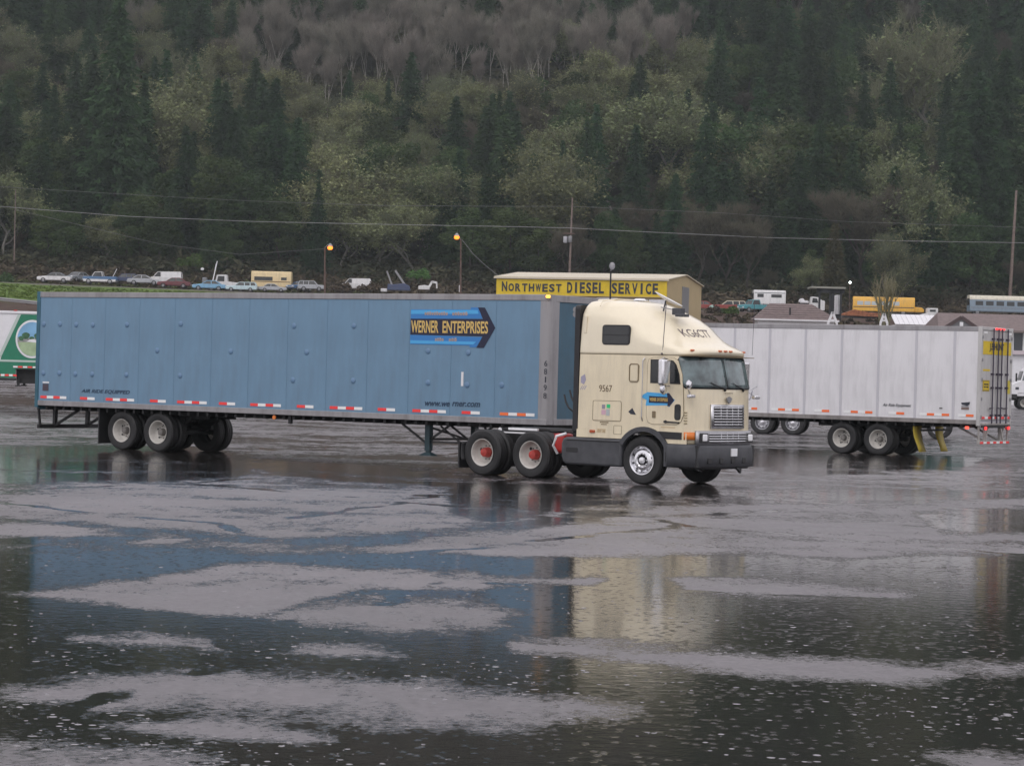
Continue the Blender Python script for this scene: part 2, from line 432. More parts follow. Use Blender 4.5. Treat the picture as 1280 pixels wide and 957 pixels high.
def asphalt_mat():
    mt = bpy.data.materials.new('wet_asphalt'); mt.use_nodes = True; n = mt.node_tree.nodes; l = mt.node_tree.links; p = n['Principled BSDF']
    g = n.new('ShaderNodeNewGeometry'); pos = g.outputs['Position']
    def mapping(sx, sy, sz=1, rz=0):
        k = n.new('ShaderNodeMapping'); k.inputs['Scale'].default_value = (sx, sy, sz); k.inputs['Rotation'].default_value = (0, 0, rz); l.new(pos, k.inputs[0]); return k.outputs[0]
    def noise(s, d=4, r=.5, vec=None):
        t = n.new('ShaderNodeTexNoise'); t.inputs['Scale'].default_value = s; t.inputs['Detail'].default_value = d; t.inputs['Roughness'].default_value = r
        l.new(vec or pos, t.inputs['Vector']); return t.outputs['Fac']
    def math(op, a, b=None, c=None):
        q = n.new('ShaderNodeMath'); q.operation = op
        for i, v in enumerate((a, b, c)):
            if v is None: continue
            if isinstance(v, (int, float)): q.inputs[i].default_value = v
            else: l.new(v, q.inputs[i])
        return q.outputs[0]
    def mr(f, a, b, c=0, d=1):
        r = n.new('ShaderNodeMapRange'); r.inputs[1].default_value = a; r.inputs[2].default_value = b; r.inputs[3].default_value = c; r.inputs[4].default_value = d; l.new(f, r.inputs[0]); return r.outputs[0]
    at_ = n.new('ShaderNodeAttribute'); at_.attribute_name = 'relief'; rel = at_.outputs['Fac']
    big = noise(1., 7, .68, mapping(.22, .30)); fine = noise(9., 4, .65, mapping(1, .6)); grit = noise(16., 3, .7); mid = noise(3.2, 4, .6, mapping(.8, .35))
    e = math('ADD', rel, math('MULTIPLY', math('SUBTRACT', big, .5), 3.4))
    e = math('ADD', e, math('MULTIPLY', math('SUBTRACT', fine, .5), 1.3))
    e = math('ADD', e, math('MULTIPLY', math('SUBTRACT', mid, .5), 1.7))
    e = math('ADD', e, math('MULTIPLY', math('SUBTRACT', grit, .5), 2.2))
    # old slab joints and cracks hold water
    br = n.new('ShaderNodeTexVoronoi'); br.feature = 'DISTANCE_TO_EDGE'; br.inputs['Scale'].default_value = 1; br.inputs['Randomness'].default_value = .55
    wv = n.new('ShaderNodeVectorMath'); wv.operation = 'ADD'; l.new(mapping(.16, .1, 0, .5), wv.inputs[0])
    nz = n.new('ShaderNodeTexNoise'); nz.inputs['Scale'].default_value = .6; l.new(pos, nz.inputs['Vector'])
    sc_ = n.new('ShaderNodeVectorMath'); sc_.operation = 'SCALE'; sc_.inputs['Scale'].default_value = .16; l.new(nz.outputs['Color'], sc_.inputs[0]); l.new(sc_.outputs[0], wv.inputs[1]); l.new(wv.outputs[0], br.inputs['Vector'])
    crack = mr(br.outputs['Distance'], .008, .022, 1, 0)
    crack = math('MULTIPLY', crack, mr(noise(.5, 3), .45, .58))
    e = math('SUBTRACT', e, math('MULTIPLY', crack, 1.6))
    dry = mr(e, -.28, .55)            # 1 = wet rough asphalt, 0 = standing water
    # colour
    r = n.new('ShaderNodeValToRGB'); el = r.color_ramp.elements
    el[0].position = .3; el[0].color = (.085, .078, .084, 1); el[1].position = .7; el[1].color = (.19, .172, .186, 1)
    l.new(noise(11, 5, .8), r.inputs[0])
    big2 = mr(noise(.25, 4), .35, .65, .85, 1.15)
    cm = n.new('ShaderNodeVectorMath'); cm.operation = 'SCALE'; l.new(r.outputs[0], cm.inputs[0]); l.new(big2, cm.inputs['Scale'])
    mx = n.new('ShaderNodeMix'); mx.data_type = 'RGBA'; mx.inputs[6].default_value = (.018, .016, .014, 1); l.new(cm.outputs[0], mx.inputs[7]); l.new(dry, mx.inputs[0])
    l.new(mx.outputs[2], p.inputs['Base Color'])
    l.new(math('ADD', mr(dry, 0, 1, WET_R, DRY_R), math('MULTIPLY', math('MULTIPLY', math('SUBTRACT', mid, .5), .35), dry)), p.inputs['Roughness'])
    p.inputs['IOR'].default_value = 1.4; p.inputs['Specular IOR Level'].default_value = .5
    l.new(math('MULTIPLY', mr(dry, 0, 1, .5, DRY_S), mr(noise(1., 6, .75, mapping(1.3, .5)), .35, .65, .72, 1.12)), p.inputs['Specular IOR Level'])
    # relief: gravelly grain on the asphalt, rain-pocked ripples on water
    v2 = n.new('ShaderNodeTexVoronoi'); v2.inputs['Scale'].default_value = 9; l.new(mapping(1, 1, 0), v2.inputs['Vector'])
    ring = math('SINE', math('MULTIPLY', v2.outputs['Distance'], 26)); ring = math('MULTIPLY', ring, mr(v2.outputs['Distance'], .05, .4, 1, 0))
    rip = math('MULTIPLY_ADD', ring, .35, math('MULTIPLY', noise(6, 3, .6), .8))
    rb = math('MULTIPLY', rip, RIPPLE)
    gb = math('MULTIPLY', noise(55, 5, .75), GRAIN)
    hm = n.new('ShaderNodeMix'); hm.data_type = 'FLOAT'; l.new(dry, hm.inputs[0]); l.new(rb, hm.inputs[2]); l.new(gb, hm.inputs[3])
    b = n.new('ShaderNodeBump'); b.inputs['Strength'].default_value = 1; b.inputs['Distance'].default_value = 1; l.new(hm.outputs[0], b.inputs['Height']); l.new(b.outputs[0], p.inputs['Normal'])
    return mt
WET_R, DRY_R, DRY_S, RIPPLE, GRAIN = .085, .40, 1.0, .0019, .005
me = lot(); me.materials.append(asphalt_mat()); tag(link('parking_lot', me), kind='structure')

# ================================================================== TRUCKS
# ---- wheels: meshes are made once and shared
def tyre_mesh(R=.5, w=.27, rr=.29):
    m = MB(); h = w/2
    m.lathe([(rr, -h*.75), (rr+.03, -h*.9), (R*.8, -h), (R*.93, -h*.96), (R, -h*.72), (R, -h*.42), (R-.012, -h*.40), (R-.012, -h*.3), (R, -h*.28), (R, h*.28), (R-.012, h*.3), (R-.012, h*.4), (R, h*.42), (R, h*.72), (R*.93, h*.96), (R*.8, h), (rr+.03, h*.9), (rr, h*.75)], 40)
    return m.mesh('tyre', m_rubber, ang=30)
def rim_deep(m_, name='rim'):
    m = MB(); m.lathe([(.295, -.125), (.30, -.13), (.285, -.128), (.27, -.09), (.255, -.02), (.24, .05), (.20, .085), (.12, .09), (.10, .08)], 36)
    me = m.mesh(name, m_, ang=40); return me
def holes_mesh(n, r, y, s, name='hand_hole'):
    m = MB()
    for k in range(n):
        a = 2*pi*(k+.3)/n; m.lathe([(s, y), (s, y+.004)], 10, c=(cos(a)*r, 0, sin(a)*r), cap=True)
    return m.mesh(name, m_black)
def hub_mesh(m_, y0, r=.09, L=.12):
    m = MB(); m.lathe([(r*1.15, y0+.06), (r*1.1, y0), (r, y0-L*.5), (r*.85, y0-L*.9), (r*.3, y0-L)], 20, cap=True)
    return m.mesh('hub', m_, ang=40)
def nuts_mesh(n, r, y, m_, s=.014):
    m = MB()
    for k in range(n):
        a = 2*pi*k/n; m.lathe([(s, y-.03), (s, y)], 6, c=(cos(a)*r, 0, sin(a)*r), cap=True)
    return m.mesh('wheel_nuts', m_)
def rim_front():
    m = MB(); m.lathe([(.295, -.12), (.302, -.135), (.285, -.13), (.265, -.085), (.25, -.06), (.21, -.10), (.15, -.115), (.12, -.10)], 36)
    return m.mesh('rim', m_chrome, ang=30)
m_dullred = mat('hub_red', (.42, .045, .035), .5, var=.3, vscale=12)
m_dirtymetal = mat('hub_dull', (.16, .15, .14), .6, var=.3)
TY = tyre_mesh(); TYW = tyre_mesh(.5, .25)
WK = {
 'drive': (TY, [('rim', rim_deep(m_white_rim)), ('hub', hub_mesh(m_dullred, .03, .10, .12)), ('hand_hole', holes_mesh(2, .19, .068, .035)), ('wheel_nuts', nuts_mesh(10, .15, .088, m_dirtymetal))]),
 'trailer': (TY, [('rim', rim_deep(m_white_rim)), ('hub', hub_mesh(m_dirtymetal, .05, .085, .10)), ('hand_hole', holes_mesh(5, .185, .07, .026)), ('wheel_nuts', nuts_mesh(10, .15, .088, m_dirtymetal))]),
 'steer': (TY, [('rim', rim_front()), ('hub', hub_mesh(m_chrome, -.10, .075, .05)), ('hand_hole', holes_mesh(10, .225, -.094, .021)), ('wheel_nuts', nuts_mesh(10, .135, -.108, m_chrome))]),
 'chrome': (TY, [('rim', rim_deep(m_alu)), ('hub', hub_mesh(m_chrome, .04, .10, .13)), ('hand_hole', holes_mesh(8, .2, .07, .025)), ('wheel_nuts', nuts_mesh(10, .15, .088, m_chrome))]),
 'inner': (TYW, []),
}
def wheel(kind, x, y, parent, z=.5, out=-1, a=None):
    """out=-1: the dish faces -y"""
    ty, kids = WK[kind]
    o = link('wheel', ty, parent, loc=(x, y, z), rot=(0, random.uniform(0, 6) if a is None else a, 0))
    if out > 0: o.rotation_euler = (0, o.rotation_euler[1], pi)
    for nme, me in kids: link(nme, me, o)
    return o
def dual(kind, x, parent, half=1.2, z=.5, sides=(-1, 1)):
    for s in sides:
        wheel(kind, x, s*(half-.13), parent, z, out=s)
        wheel('inner', x, s*(half-.13-.33), parent, z, out=s)

# ---- box trailer
def trailer(name, label, cat, origin, rz, near, L, side, pw, seams, front_m, post_m, tandem, spec):
    ZT, ZB = 4.06, 1.07; H = 1.29
    root = empty(name, origin, rz, label, cat)
    # inner body so that the joints between panels read dark
    MB().box((-L+.02, -H+.03, ZB+.06), (-.02, H-.03, ZT-.03)).build('body', spec.get('core', m_chassis), root, smooth=False)
    MB().box((-L+.01, -H+.005, ZT-.03), (-.01, H-.005, ZT-.002)).build('roof', m_rail, root, smooth=False)
    MB().box((-L+.02, -H+.05, ZB-.01), (-.02, H-.05, ZB+.06)).build('floor', m_chassis, root, smooth=False)
    for k in range(0, int(L/.6)):
        pass
    m = MB()
    for k in range(int(L/.31)): m.box((-.4-k*.31, -1.2, ZB-.11), (-.33-k*.31, 1.2, ZB-.01))
    m.build('cross_members', m_chassis, root, smooth=False)
    # panels on both sides: near side individually riveted sheets
    xs_ = seams
    shared = {}
    for s in (near, -near):
        for a, b in zip(xs_, xs_[1:]):
            w = round(b-a, 3)
            if w not in shared:
                shared[w] = MB().box((.003, -.014, 0), (w-.003, .014, 3.92-1.2)).mesh('side_panel', side, smooth=False)
            link('side_panel', shared[w], root, loc=(a, s*(H-.012), 1.2))
        MB().box((-L, s*H-.02, 3.92), (-.0, s*H+.018, ZT)).build('top_rail', m_rail, root, bevel=.012)
        MB().box((-L, s*H-.02, ZB), (-.0, s*H+.022, 1.205)).build('bottom_rail', spec.get('brail', m_rail), root, bevel=.008)
        if spec.get('strips'):
            st = MB().box((-.04, -.005, 0), (.04, .005, 2.71)).mesh('joint_strip', m_wseam, smooth=False)
            for a in xs_[1:-1]: link('joint_strip', st, root, loc=(a, s*(H+.009), 1.206))
            rv = MB().box((-.004, -.004, 0), (.004, .004, 2.71)).mesh('rivet_line', m_rail, smooth=False)
        else:
            rv = MB()
            for k in range(27): rv.lathe([(.009, -.002), (.005, .004)], 5, 'y', (0, 0, .05+k*.1), cap=True)
            rv = rv.mesh('rivet_line', side, smooth=False)
            for a in xs_[1:-1]:
                for q in (-.03, .03): link('rivet_line', rv, root, loc=(a+q, s*(H+.004), 1.21), rot=(0, 0, 0 if s > 0 else pi))
        # rivets of the bottom rail
        m = MB()
        for k in range(int(L/.1)): m.box((-.05-k*.1, s*(H+.022)-.004, 1.16), (-.036-k*.1, s*(H+.022)+.004, 1.175))
        m.build('rail_rivets', m_galv, root, smooth=False)
    # front wall and rounded corner posts
    MB().box((-.02, -H+.1, ZB+.02), (.03, H-.1, ZT-.03)).build('front_wall', front_m, root, smooth=False)
    for s in (-1, 1):
        pl = []
        r = .14
        for k in range(7):
            a = radians(90*k/6); pl.append((.05-r+r*sin(a)+0, s*(H+.012-r+r*cos(a))))
        pl = [(-.24, s*(H+.012))] + pl + [(.05, s*(H-.34)), (.02, s*(H-.34)), (.02, s*(H-.1)), (-.24, s*(H-.02))]
        MB().prism(pl, ZB+.01, ZT-.012, 'z').build('corner_post', m_rail, root, ang=30)
    MB().box((.0, -H+.2, ZT-.16), (.055, H-.2, ZT-.008)).build('front_top_rail', m_rail, root, bevel=.008)
    MB().box((.0, -H+.2, ZB), (.056, H-.2, ZB+.14)).build('front_bottom_rail', m_rail, root, bevel=.008)
    # rear frame
    for s in (-1, 1):
        MB().box((-L-.05, s*H-.08 if s > 0 else -H-.024, ZB-.05), (-L+.07, H+.024 if s > 0 else s*H+.08, ZT+.01)).build('rear_post', post_m, root, bevel=.01)
    MB().box((-L-.05, -H+.08, ZT-.10), (-L+.05, H-.08, ZT+.005)).build('rear_header', post_m, root, bevel=.01)
    MB().box((-L-.05, -H+.08, ZB-.10), (-L+.05, H-.08, ZB+.06)).build('rear_sill', post_m, root, bevel=.01)
    # under-ride guard
    bz = .52
    g = MB()
    for s in (-1, 1):
        g.box((-L+.0, s*.62-.05, bz), (-L+.09, s*.62+.05, ZB-.1))
        g.bar((-L+.05, s*.62, bz+.02), (-L+.9, s*.62, ZB-.1), .06)
        g.bar((-L+.02, s*1.15, bz+.03), (-L+.02, s*1.22, ZB-.08), .05)
    g.build('guard_frame', spec.get('guard', m_chassis), root, smooth=False)
    MB().box((-L-.03, -1.22, bz-.06), (-L+.06, 1.22, bz+.05)).build('rear_bumper', spec.get('guard', m_chassis), root, bevel=.01)
    # sliding bogie
    x1, x2 = tandem
    g = MB()
    for s in (-1, 1):
        g.box((min(x1, x2)-1.0, s*.52-.05, .86), (max(x1, x2)+1.1, s*.52+.05, ZB-.1))
        for x in (x1, x2):
            g.box((x-.35, s*.52-.06, .58), (x+.35, s*.52+.06, .66)); g.lathe([(.13, .66), (.15, .72), (.12, .76), (.15, .8), (.13, .87)], 12, 'z', (x-.3, s*.52, 0))
            g.bar((x+.55, s*.52, .86), (x+.1, s*.52, .55), .09)
        g.bar(((x1+x2)/2, s*.52, .86), ((x1+x2)/2, s*.52, .45), .14)
    g.build('bogie_frame', m_chassis, root, smooth=False)
    for x in (x1, x2):
        MB().tube([(x, -.95, .5), (x, .95, .5)], .065, 12).build('axle', m_chassis, root)
        dual('trailer', x, root)
    # landing gear
    lx = -3.56 if L > 15 else -2.6
    for s in (-1, 1):
        g = MB(); g.box((lx-.07, s*.95-.07, .35), (lx+.07, s*.95+.07, ZB-.1)); g.box((lx-.05, s*.95-.05, .27), (lx+.05, s*.95+.05, .36))
        g.add([(lx-.19, s*.95-.15, .23), (lx+.19, s*.95-.15, .23), (lx+.19, s*.95+.15, .23), (lx-.19, s*.95+.15, .23), (lx-.07, s*.95-.06, .31), (lx+.07, s*.95-.06, .31), (lx+.07, s*.95+.06, .31), (lx-.07, s*.95+.06, .31)],
              [(0,3,2,1),(4,5,6,7),(0,1,5,4),(1,2,6,5),(2,3,7,6),(3,0,4,7)])
        g.build('landing_leg', spec.get('leg', m_chassis), root, smooth=False)
        g = MB()
        g.bar((lx-.8, s*.95, ZB-.1), (lx-.03, s*.95, .5), .045); g.bar((lx+.6, s*.95, ZB-.1), (lx+.05, s*.95, .62), .045)
        g.bar((lx-.85, s*.95, ZB-.07), (lx+1.0, s*.95, ZB-.07), .06)
        g.build('leg_brace', m_chassis, root, smooth=False)
    g = MB(); g.bar((lx+.02, -.95, .62), (lx+.02, .95, .62), .05); g.bar((lx+.02, -.9, .9), (lx+.02, .9, .55), .04)
    for s in (-1, 1): g.bar((lx+.08, s*.95, .56), (lx+.95, s*.6, .56), .04); g.bar((lx+.3, s*.9, .95), (lx+.75, s*.7, .56), .04)
    g.build('cross_brace', m_chassis, root, smooth=False)
    return root

def tape(root, x0, x1, y, z, cols, s):
    """reflector strip: alternating coloured and white bars along x"""
    n = len(cols); w = (x1-x0)/n
    for k, c in enumerate(cols):
        MB().box((x0+k*w, y-.002, z-.035), (x0+(k+1)*w-.004, y+.002, z+.035)).build('reflector_tape', c, root, smooth=False)

# ---------------------------------------------------------------- blue trailer
BA = .5943
bo = (0.811+1.3*sin(BA), 57.82+1.3*cos(BA), 0)
BL = 16.15
seams = [-16.11, -14.94, -13.75, -12.56, -11.35, -10.12, -8.90, -7.67, -6.44, -5.20, -3.96, -2.73, -1.47, -.24]
blue = trailer('semi_trailer', 'long blue box trailer with an arrow emblem, hitched to the cream tractor', 'trailer', bo, -BA, -1, BL, m_blue, 1.22, seams, m_teal, m_tealpost,
               (-11.93, -13.18), dict(guard=m_chassis, leg=mat('leg_teal', (.02, .045, .055), .6, var=.3)))
Y = -1.296
patch = MB()
patch.lathe([(.105, 0), (.10, -.008), (.06, -.022), (.0001, -.026)], 20)
pm = patch.mesh('round_patch', mat('patch_blue', (.14, .245, .39), .4, var=.1), ang=60)
for x, z in [(-15.95,3.21),(-15.36,3.22),(-14.78,3.21),(-14.19,3.21),(-12.99,3.23),(-11.16,3.27),(-11.93,2.58),(-9.48,2.60),(-15.92,1.92),(-15.34,1.93),(-14.77,1.92),(-14.17,1.93),(-12.97,1.94),(-11.14,1.96),
             (-7.48,3.26),(-5.63,3.28),(-7.06,2.62),(-7.47,1.93),(-5.61,1.96),(-3.40,2.71),(-2.24,2.69),(-3.38,1.96),(-2.25,1.94),(-1.27,1.96)]:
    o = link('round_patch', pm, blue, loc=(x, Y, z)); o.scale = (.68, .7, .68)
R2, O2, W2 = m_tape_r, m_tape_o, m_tape_w
for x0, x1, c in [(-16.0,-15.06,[R2,W2,R2,W2]), (-14.57,-14.05,[R2,W2]), (-13.66,-12.67,[R2,W2,R2,W2]), (-12.13,-11.59,[R2,W2]), (-11.21,-10.22,[R2,W2,R2,W2]), (-9.82,-9.29,[R2,W2]),
                  (-8.8,-7.82,[R2,W2,R2,W2]), (-7.32,-6.80,[R2,W2]), (-6.3,-5.3,[R2,W2,R2,W2]), (-4.84,-4.32,[R2,W2]), (-3.81,-2.83,[R2,W2,R2,W2]), (-2.38,-1.86,[R2,W2]), (-1.30,-.33,[O2,W2,O2,W2])]:
    tape(blue, x0, x1, Y-.002, 1.295, c, -1)
# emblem: navy arrow between two light-blue bars
def flat(poly, m_, parent, y, name='emblem', t=.003):
    return MB().prism(poly, y, y-t if y < 0 else y+t, 'y').build(name, m_, parent, smooth=False)
flat([(-3.93,3.47),(-3.93,3.60),(-3.93,3.69),(-2.2,3.70),(-2.2,3.75),(-1.98,3.75),(-1.93,3.66),(-1.86,3.49)], m_mid_print, blue, Y, 'arrow_emblem')
flat([(-3.925,3.58),(-3.925,3.675),(-2.0,3.69),(-1.97,3.6)], m_sky_print, blue, Y-.003, 'arrow_emblem')
flat([(-3.93,3.09),(-1.84,3.06),(-1.95,2.90),(-2.02,2.82),(-2.2,2.82),(-2.2,2.86),(-3.93,2.87)], m_mid_print, blue, Y, 'arrow_emblem')
flat([(-3.925,2.96),(-2.02,2.95),(-2.1,2.885),(-3.925,2.885)], m_sky_print, blue, Y-.003, 'arrow_emblem')
flat([(-3.93,3.09),(-3.93,3.47),(-1.84,3.48),(-1.99,3.75),(-1.80,3.75),(-1.49,3.28),(-1.80,2.81),(-2.01,2.81),(-1.84,3.08)], m_navy, blue, Y-.001, 'arrow_emblem', .004)
text('WERNER', m_gold, blue, (-3.91, Y-.005, 3.14), (pi/2, 0, 0), .80, .29, bold=.022)
text('ENTERPRISES', m_gold, blue, (-2.99, Y-.005, 3.14), (pi/2, 0, 0), 1.30, .29, bold=.022)
for x0, x1, z, t in [(-3.52,-2.84,3.56,'GREATCARRIER'), (-2.72,-2.27,3.56,'CRETE'), (-3.2,-2.94,2.95,'OMA'), (-2.80,-2.56,2.95,'NE')]:
    # worn, unreadable small lettering: a row of faded dashes
    m = MB(); n = max(3, int((x1-x0)/.065))
    for k in range(n):
        w = (x1-x0)/n; a = x0+k*w; m.box((a, Y-.0075, z), (a+w*.7, Y-.005, z+.065+.02*((k*7) % 3)/2))
        m.box((a+w*.2, Y-.0075, z+.02), (a+w*.95, Y-.0062, z+.045))
    m.build('worn_lettering', m_tan, blue, smooth=False)
text('www.we', m_blueink, blue, (-3.45, Y-.001, 1.415), (pi/2, 0, 0), .72, .105, bold=.02, shear=.25)
text('rner.com', m_blueink, blue, (-2.66, Y-.001, 1.43), (pi/2, 0, 0), .80, .105, bold=.02, shear=.25)
text('AIR RIDE EQUIPPED', m_blueink, blue, (-14.53, Y-.001, 1.43), (pi/2, 0, 0), 1.7, .11, bold=.015, shear=.3)
for k, ch in enumerate('68198'): text(ch, m_ink, blue, (-.10+(.03 if ch=='1' else 0), -1.304, 2.42-k*.185), (pi/2, 0, 0), .03 if ch=='1' else .085, .13)
MB().box((-2.42, Y-.004, 1.91), (-2.355, Y, 2.24)).build('white_strip', m_white, blue, smooth=False)
MB().box((-15.93, Y-.004, 1.66), (-15.70, Y, 1.70)).build('white_strip', m_white, blue, smooth=False)
MB().box((-15.93, Y-.004, 1.46), (-15.72, Y, 1.64)).build('builder_plate', mat('plate_dark', (.07, .05, .07), .5), blue, smooth=False)
MB().box((-.07, -1.36, 3.985), (.03, -1.30, 4.04)).build('marker_lamp', mat('amber_lit', (1, .42, .04), .4, emit=4), blue, bevel=.01)
MB().box((-.1, -1.33, 3.97), (.06, -1.29, 4.055)).build('lamp_bracket', m_galv, blue, smooth=False)
o = MB().lathe([(.05, 0), (.05, .03)], 14, 'y', (-8.02, -1.32, 1.0), cap=True).build('side_lamp', m_orange, blue)
MB().box((-8.05, -1.3, 1.03), (-7.99, -1.22, 1.1)).build('lamp_bracket', m_chassis, blue, smooth=False)
MB().box((-7.66, -1.2, .86), (-7.58, -1.12, 1.06)).bar((-7.56, -1.15, 1.04), (-7.25, -1.15, 1.1-.05), .02).build('release_handle', m_chassis, blue, smooth=False)
MB().box((-.9, -1.302, 3.96), (-.86, -1.296, 4.04)).build('rail_clip', m_galv, blue, smooth=False)
for s in (-1, 1):
    MB().box((-13.98, s*.9-.32, .14), (-13.94, s*.9+.32, 1.02)).build('mud_flap', m_black, blue, smooth=False)
# rear doors with lock rods
MB().box((-BL-.03, -1.2, 1.13), (-BL+.01, -.005, 3.96)).build('rear_door', m_blue, blue, smooth=False)
MB().box((-BL-.03, .005, 1.13), (-BL+.01, 1.2, 3.96)).build('rear_door', m_blue, blue, smooth=False)
for y in (-.75, -.25, .25, .75): MB().tube([(-BL-.07, y, 1.05), (-BL-.07, y, 4.0)], .016, 8).build('lock_rod', m_galv, blue)

# ---------------------------------------------------------------- white trailer behind
WA = .5622; WL = 14.6
wx0, wy0 = 14.276+1.3*sin(WA), 77.28+1.3*cos(WA)               # centre of its rear end
wr = pi - WA                                                      # heading away to the left
wo = (wx0 + cos(wr)*WL, wy0 + sin(wr)*WL, 0)
ws = [-WL+.03, -WL+.83]
while ws[-1] < -1.5: ws.append(ws[-1]+1.262)
ws[-1] = -.24
white = trailer('semi_trailer', 'white box trailer parked behind the cream tractor, yellow sign on its rear doors', 'trailer', wo, wr, 1, WL, m_wpanel, 1.22, ws, m_wdoor, m_wdoor,
                (-WL+3.346, -WL+3.346+1.25), dict(guard=mat('guard_white', (.4, .38, .36), .55, dirt=.6), strips=True, core=m_wseam, leg=m_chassis, brail=mat('rail_dirty', (.3, .28, .27), .55, metal=.2, dirt=.7)))
Y = 1.296
def wtape(a, b, cols):     # a..b distances in front of the rear end, left to right in the picture
    n = len(cols); w = (a-b)/n
    for k, c in enumerate(cols):
        x1 = -WL+a-k*w; MB().box((x1-w+.004, Y, 1.295), (x1, Y+.005, 1.37)).build('reflector_tape', c, white, smooth=False)
for a, b, c in [(7.95,7.53,[W2,O2]), (7.03,6.05,[W2,O2,W2,O2]), (5.51,4.99,[W2,O2]), (4.5,3.51,[W2,O2,W2,O2]), (2.97,2.44,[W2,O2]), (1.93,.95,[W2,O2,W2,O2]), (.66,.15,[W2,O2]), (10.5,9.5,[W2,O2,W2,O2]), (13,12,[W2,O2,W2,O2])]: wtape(a, b, c)
text('Air Ride Equipment', m_ink, white, (-WL+3.17, Y+.001, 1.51), (pi/2, 0, pi), .95, .12, bold=.008, shear=.35)
flat([(-WL+.57, 1.72), (-WL+.28, 1.75), (-WL+.30, 1.66), (-WL+.38, 1.63), (-WL+.55, 1.66)], m_ink, white, Y, 'maker_plate')
MB().box((-WL+.31, Y, 1.51), (-WL+.56, Y+.004, 1.58)).build('maker_plate', m_fadeink, white, smooth=False)
MB().box((-WL+.31, Y, 1.60), (-WL+.56, Y+.004, 1.62)).build('maker_plate', m_ink, white, smooth=False)
MB().box((-WL+1.18, Y, 1.515), (-WL+1.28, Y+.01, 1.545)).build('vent_plate', m_chassis, white, smooth=False)
text('J', mat('pale_script', (.3, .3, .36), .5), white, (-WL+7.85, Y+.001, 1.6), (pi/2, 0, pi), .14, .3, shear=.3)
# rear face
RX = -WL
def Rf(y): return -y
MB().box((RX-.03, .01, 1.2), (RX+.01, 1.22, 3.95)).build('rear_door', m_wdoor, white, bevel=.006)
MB().box((RX-.03, -1.22, 1.2), (RX+.01, -.01, 3.95)).build('rear_door', m_wdoor, white, bevel=.006)
MB().box((RX-.036, -1.2, 3.22), (RX-.031, 1.13, 3.63)).build('yellow_sign_board', m_yellow, white, smooth=False)
text('J.B.HUNT', m_ink, white, (RX-.037, .62, 3.30), (pi/2, 0, -pi/2), 1.2, .27, bold=.03)
for y in (.41, -.0, -.3, -.78):
    o = MB().tube([(RX-.09, y, 1.1), (RX-.09, y, 4.03)], .024, 8).build('lock_rod', m_rod, white)
    for z in (1.35, 2.2, 2.62, 3.7): MB().box((RX-.12, y-.045, z-.03), (RX-.031, y+.045, z+.03)).build('rod_keeper', m_rod, white, smooth=False)
    MB().bar((RX-.11, y, 1.58), (RX-.11, y+(.25 if y > 0 or y < -.5 else -.2), 1.56), .035).build('lock_handle', m_rod, white, smooth=False)
for y in (1.2, -1.22):
    for z in (1.3, 1.85, 2.45, 3.05, 3.75): MB().box((RX-.06, y-.05, z-.05), (RX-.02, y+.06, z+.05)).build('hinge', m_galv, white, bevel=.01)
m_redlit = mat('red_lit', (1, .03, .03), .4, emit=2)
for y in (.12, -.16, -.44): MB().box((RX-.09, y-.07, 4.0), (RX-.04, y+.07, 4.045)).build('marker_lamp', m_redlit, white, bevel=.008)
for y in (.95, -1.12): 
    MB().box((RX-.036, y-.14, 3.86), (RX-.031, y+.14, 3.93)).build('reflector_tape', m_tape_w, white, smooth=False)
MB().box((RX-.036, .54, 2.71), (RX-.031, 1.09, 2.77)).build('door_sticker', m_yellow, white, smooth=False)
MB().box((RX-.036, .54, 2.09), (RX-.031, 1.10, 2.43)).build('door_sticker', mat('olive_sign', (.38, .27, .02), .5), white, smooth=False)
MB().box((RX-.0372, .60, 2.14), (RX-.036, 1.04, 2.38)).build('sticker_print', m_yellow, white, smooth=False)
text('THIS VEHICLE MAKES', m_ink, white, (RX-.038, 1.0, 2.28), (pi/2, 0, -pi/2), .36, .05)
text('WIDE TURNS', m_ink, white, (RX-.038, 1.0, 2.19), (pi/2, 0, -pi/2), .36, .06)
MB().box((RX-.036, -1.2, 2.02), (RX-.031, -.87, 2.44)).build('door_sticker', mat('yel2', (.6, .5, .05), .5), white, smooth=False)
n = 9
for k in range(n):
    y = 1.05 - k*.27; MB().box((RX-.056, y-.13, 1.24), (RX-.045, y+.125, 1.31)).build('reflector_tape', [R2, W2][k % 2], white, smooth=False)
    MB().box((RX-.036, y-.13, .475), (RX-.031, y+.125, .54)).build('reflector_tape', [R2, W2][k % 2], white, smooth=False)
for y in (.84, -.86, -1.08): MB().box((RX-.09, y-.06, .91), (RX-.05, y+.06, 1.0)).build('tail_lamp', m_redlit if y != -.86 else m_redlens, white, bevel=.01)
MB().box((RX+.3, 1.27, .92), (RX+.42, 1.31, 1.0)).build('side_lamp', mat('red_lit_soft', (.9, .08, .05), .4, emit=1.5), white, bevel=.01)
mw = mat('guard_white', ()); g = MB()
for s in (-1, 1):
    g.bar((RX+.0, s*.75, .55), (RX-.0, s*.45, 1.1), .07); g.box((RX-.02, s*.75-.04, .5), (RX+.04, s*.75+.04, 1.05))
g.build('guard_brace', mw, white, smooth=False)
MB().box((RX-.06, -1.25, 1.04), (RX+.03, 1.25, 1.12)).build('rear_step', mw, white, bevel=.01)
for y in (-.9, .85):
    m = MB(); P = []
    for i in range(6):
        t = i/5; P.append([(RX+2.15-.12*t+.06*sin(t*4), y-.3, .95-.8*t), (RX+2.15-.12*t+.06*sin(t*4+.6), y+.3, .95-.8*t)])
    m.grid(P); o = m.build('mud_flap', m_flap, white); so = o.modifiers.new('thick', 'SOLIDIFY'); so.thickness = .012
